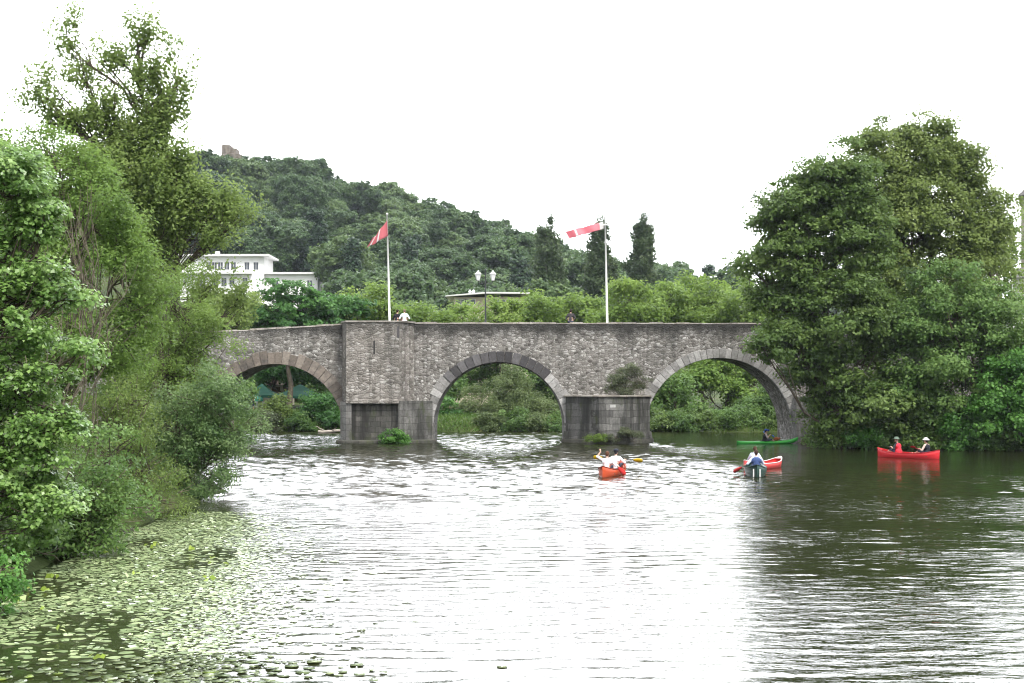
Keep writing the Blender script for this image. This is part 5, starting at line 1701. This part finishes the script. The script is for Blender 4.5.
ring = [(-.12 + .42 * math.cos(t), .23 * math.sin(t), .20 + .03 * math.cos(t)) for t in np.linspace(0, 2 * math.pi, 21)]
mb.tube(ring, .02, 6); mb.build('cockpit_rim', M['iron'], e, True)
mb = MB(); mb.add([(-.12 + .41 * math.cos(t), .22 * math.sin(t), .205 + .03 * math.cos(t)) for t in np.linspace(0, 2 * math.pi, 20, endpoint=False)], [tuple(range(20))]); o = mb.build('spray_deck', M['iron'], e)
mb = MB(); mb.tube([(.9, -.13, .255), (1.5, -.08, .30)], .012, 6); mb.tube([(.9, .13, .255), (1.5, .08, .30)], .012, 6); mb.build('deck_line', M['white_paint'], e)
pk = person('person in black vest sitting in the bright green kayak', world_of(e, (-.2, 0, .02)), rz, hands=((.30, -.36, .56), (.28, .34, .62)), grip=(0, 1, .1), shirt=(.35, .30, .32), vest=(.02, .02, .025), hair=(.03, .03, .05), hat=(.05, .09, .35), hat_kind='cap', lean=.06)
a, b = world_of(pk, (.30, -1.1, .48)), world_of(pk, (.28, 1.1, .70))
paddle('blue double bladed paddle held by the kayak paddler', a, b, 2, (.10, .22, .62), twist=1.1)
mb = MB(); mb.ball((0, 0, .12), .13, 12, 8, (1.5, .9, 1)); mb.tube([(.15, 0, .14), (.24, 0, .2)], [.05, .06], 8)
o = mb.build('dry_bag', cloth((.35, .12, .06)), None, True); o.location = world_of(e, (.62, 0, .18)); tag(o, 'brown bag lying on the deck of the bright green kayak', 'bag')

# people on the bridge
def bridge_person(px, Y, label, **kw):
    b = P(px, 383, Y)
    return person(label, (b.x, Y, ztop(b.x) - .785), kw.pop('rz'), pose='stand', hands=((.33, -.16, 1.0), (.33, .16, 1.0)), **kw)
bridge_person(396.5, 97.4, 'person in black shirt on the bridge beside the left flagpole', rz=R(60), shirt=(.02, .02, .025), hair=(.02, .015, .012))
bridge_person(404.5, 97.1, 'person in pale shirt leaning on the bridge parapet beside a person in black', rz=R(95), shirt=(.72, .76, .86), hair=(.16, .12, .09), lean=.16)
bridge_person(570.5, 97.3, 'lone dark haired person on the bridge between the lamp and the right flagpole', rz=R(80), shirt=(.05, .045, .05), hair=(.025, .015, .012))
# people by the tents
for px, Y, lab, sh in ((246.5, 127, 'person in dark jacket in front of the green tent', (.03, .03, .04)), (253.5, 126.6, 'person in white shirt in front of the green tent', (.8, .78, .76))):
    b = P(px, 383, Y)
    person(lab, (b.x, Y, gh(b.x, Y)), R(200), pose='stand', shirt=sh, hair=(.05, .04, .03))

# ------------------------------------------------------------------ haze
mb = MB(); mb.box(-1500, 1500, -60, 2500, -4.5, 110)
h = mb.build('haze', None) if False else None
t = NT('haze_air')
pv = t.n('ShaderNodeVolumePrincipled')
pv.inputs['Color'].default_value = (.80, .88, 1.0, 1)
pv.inputs['Density'].default_value = 0.00009
pv.inputs['Anisotropy'].default_value = 0.2
t.l(pv.outputs[0], t.out.inputs['Volume'])
tag(mb.build('haze', t.m), 'thin pale summer haze over the valley', 'haze', kind='stuff')
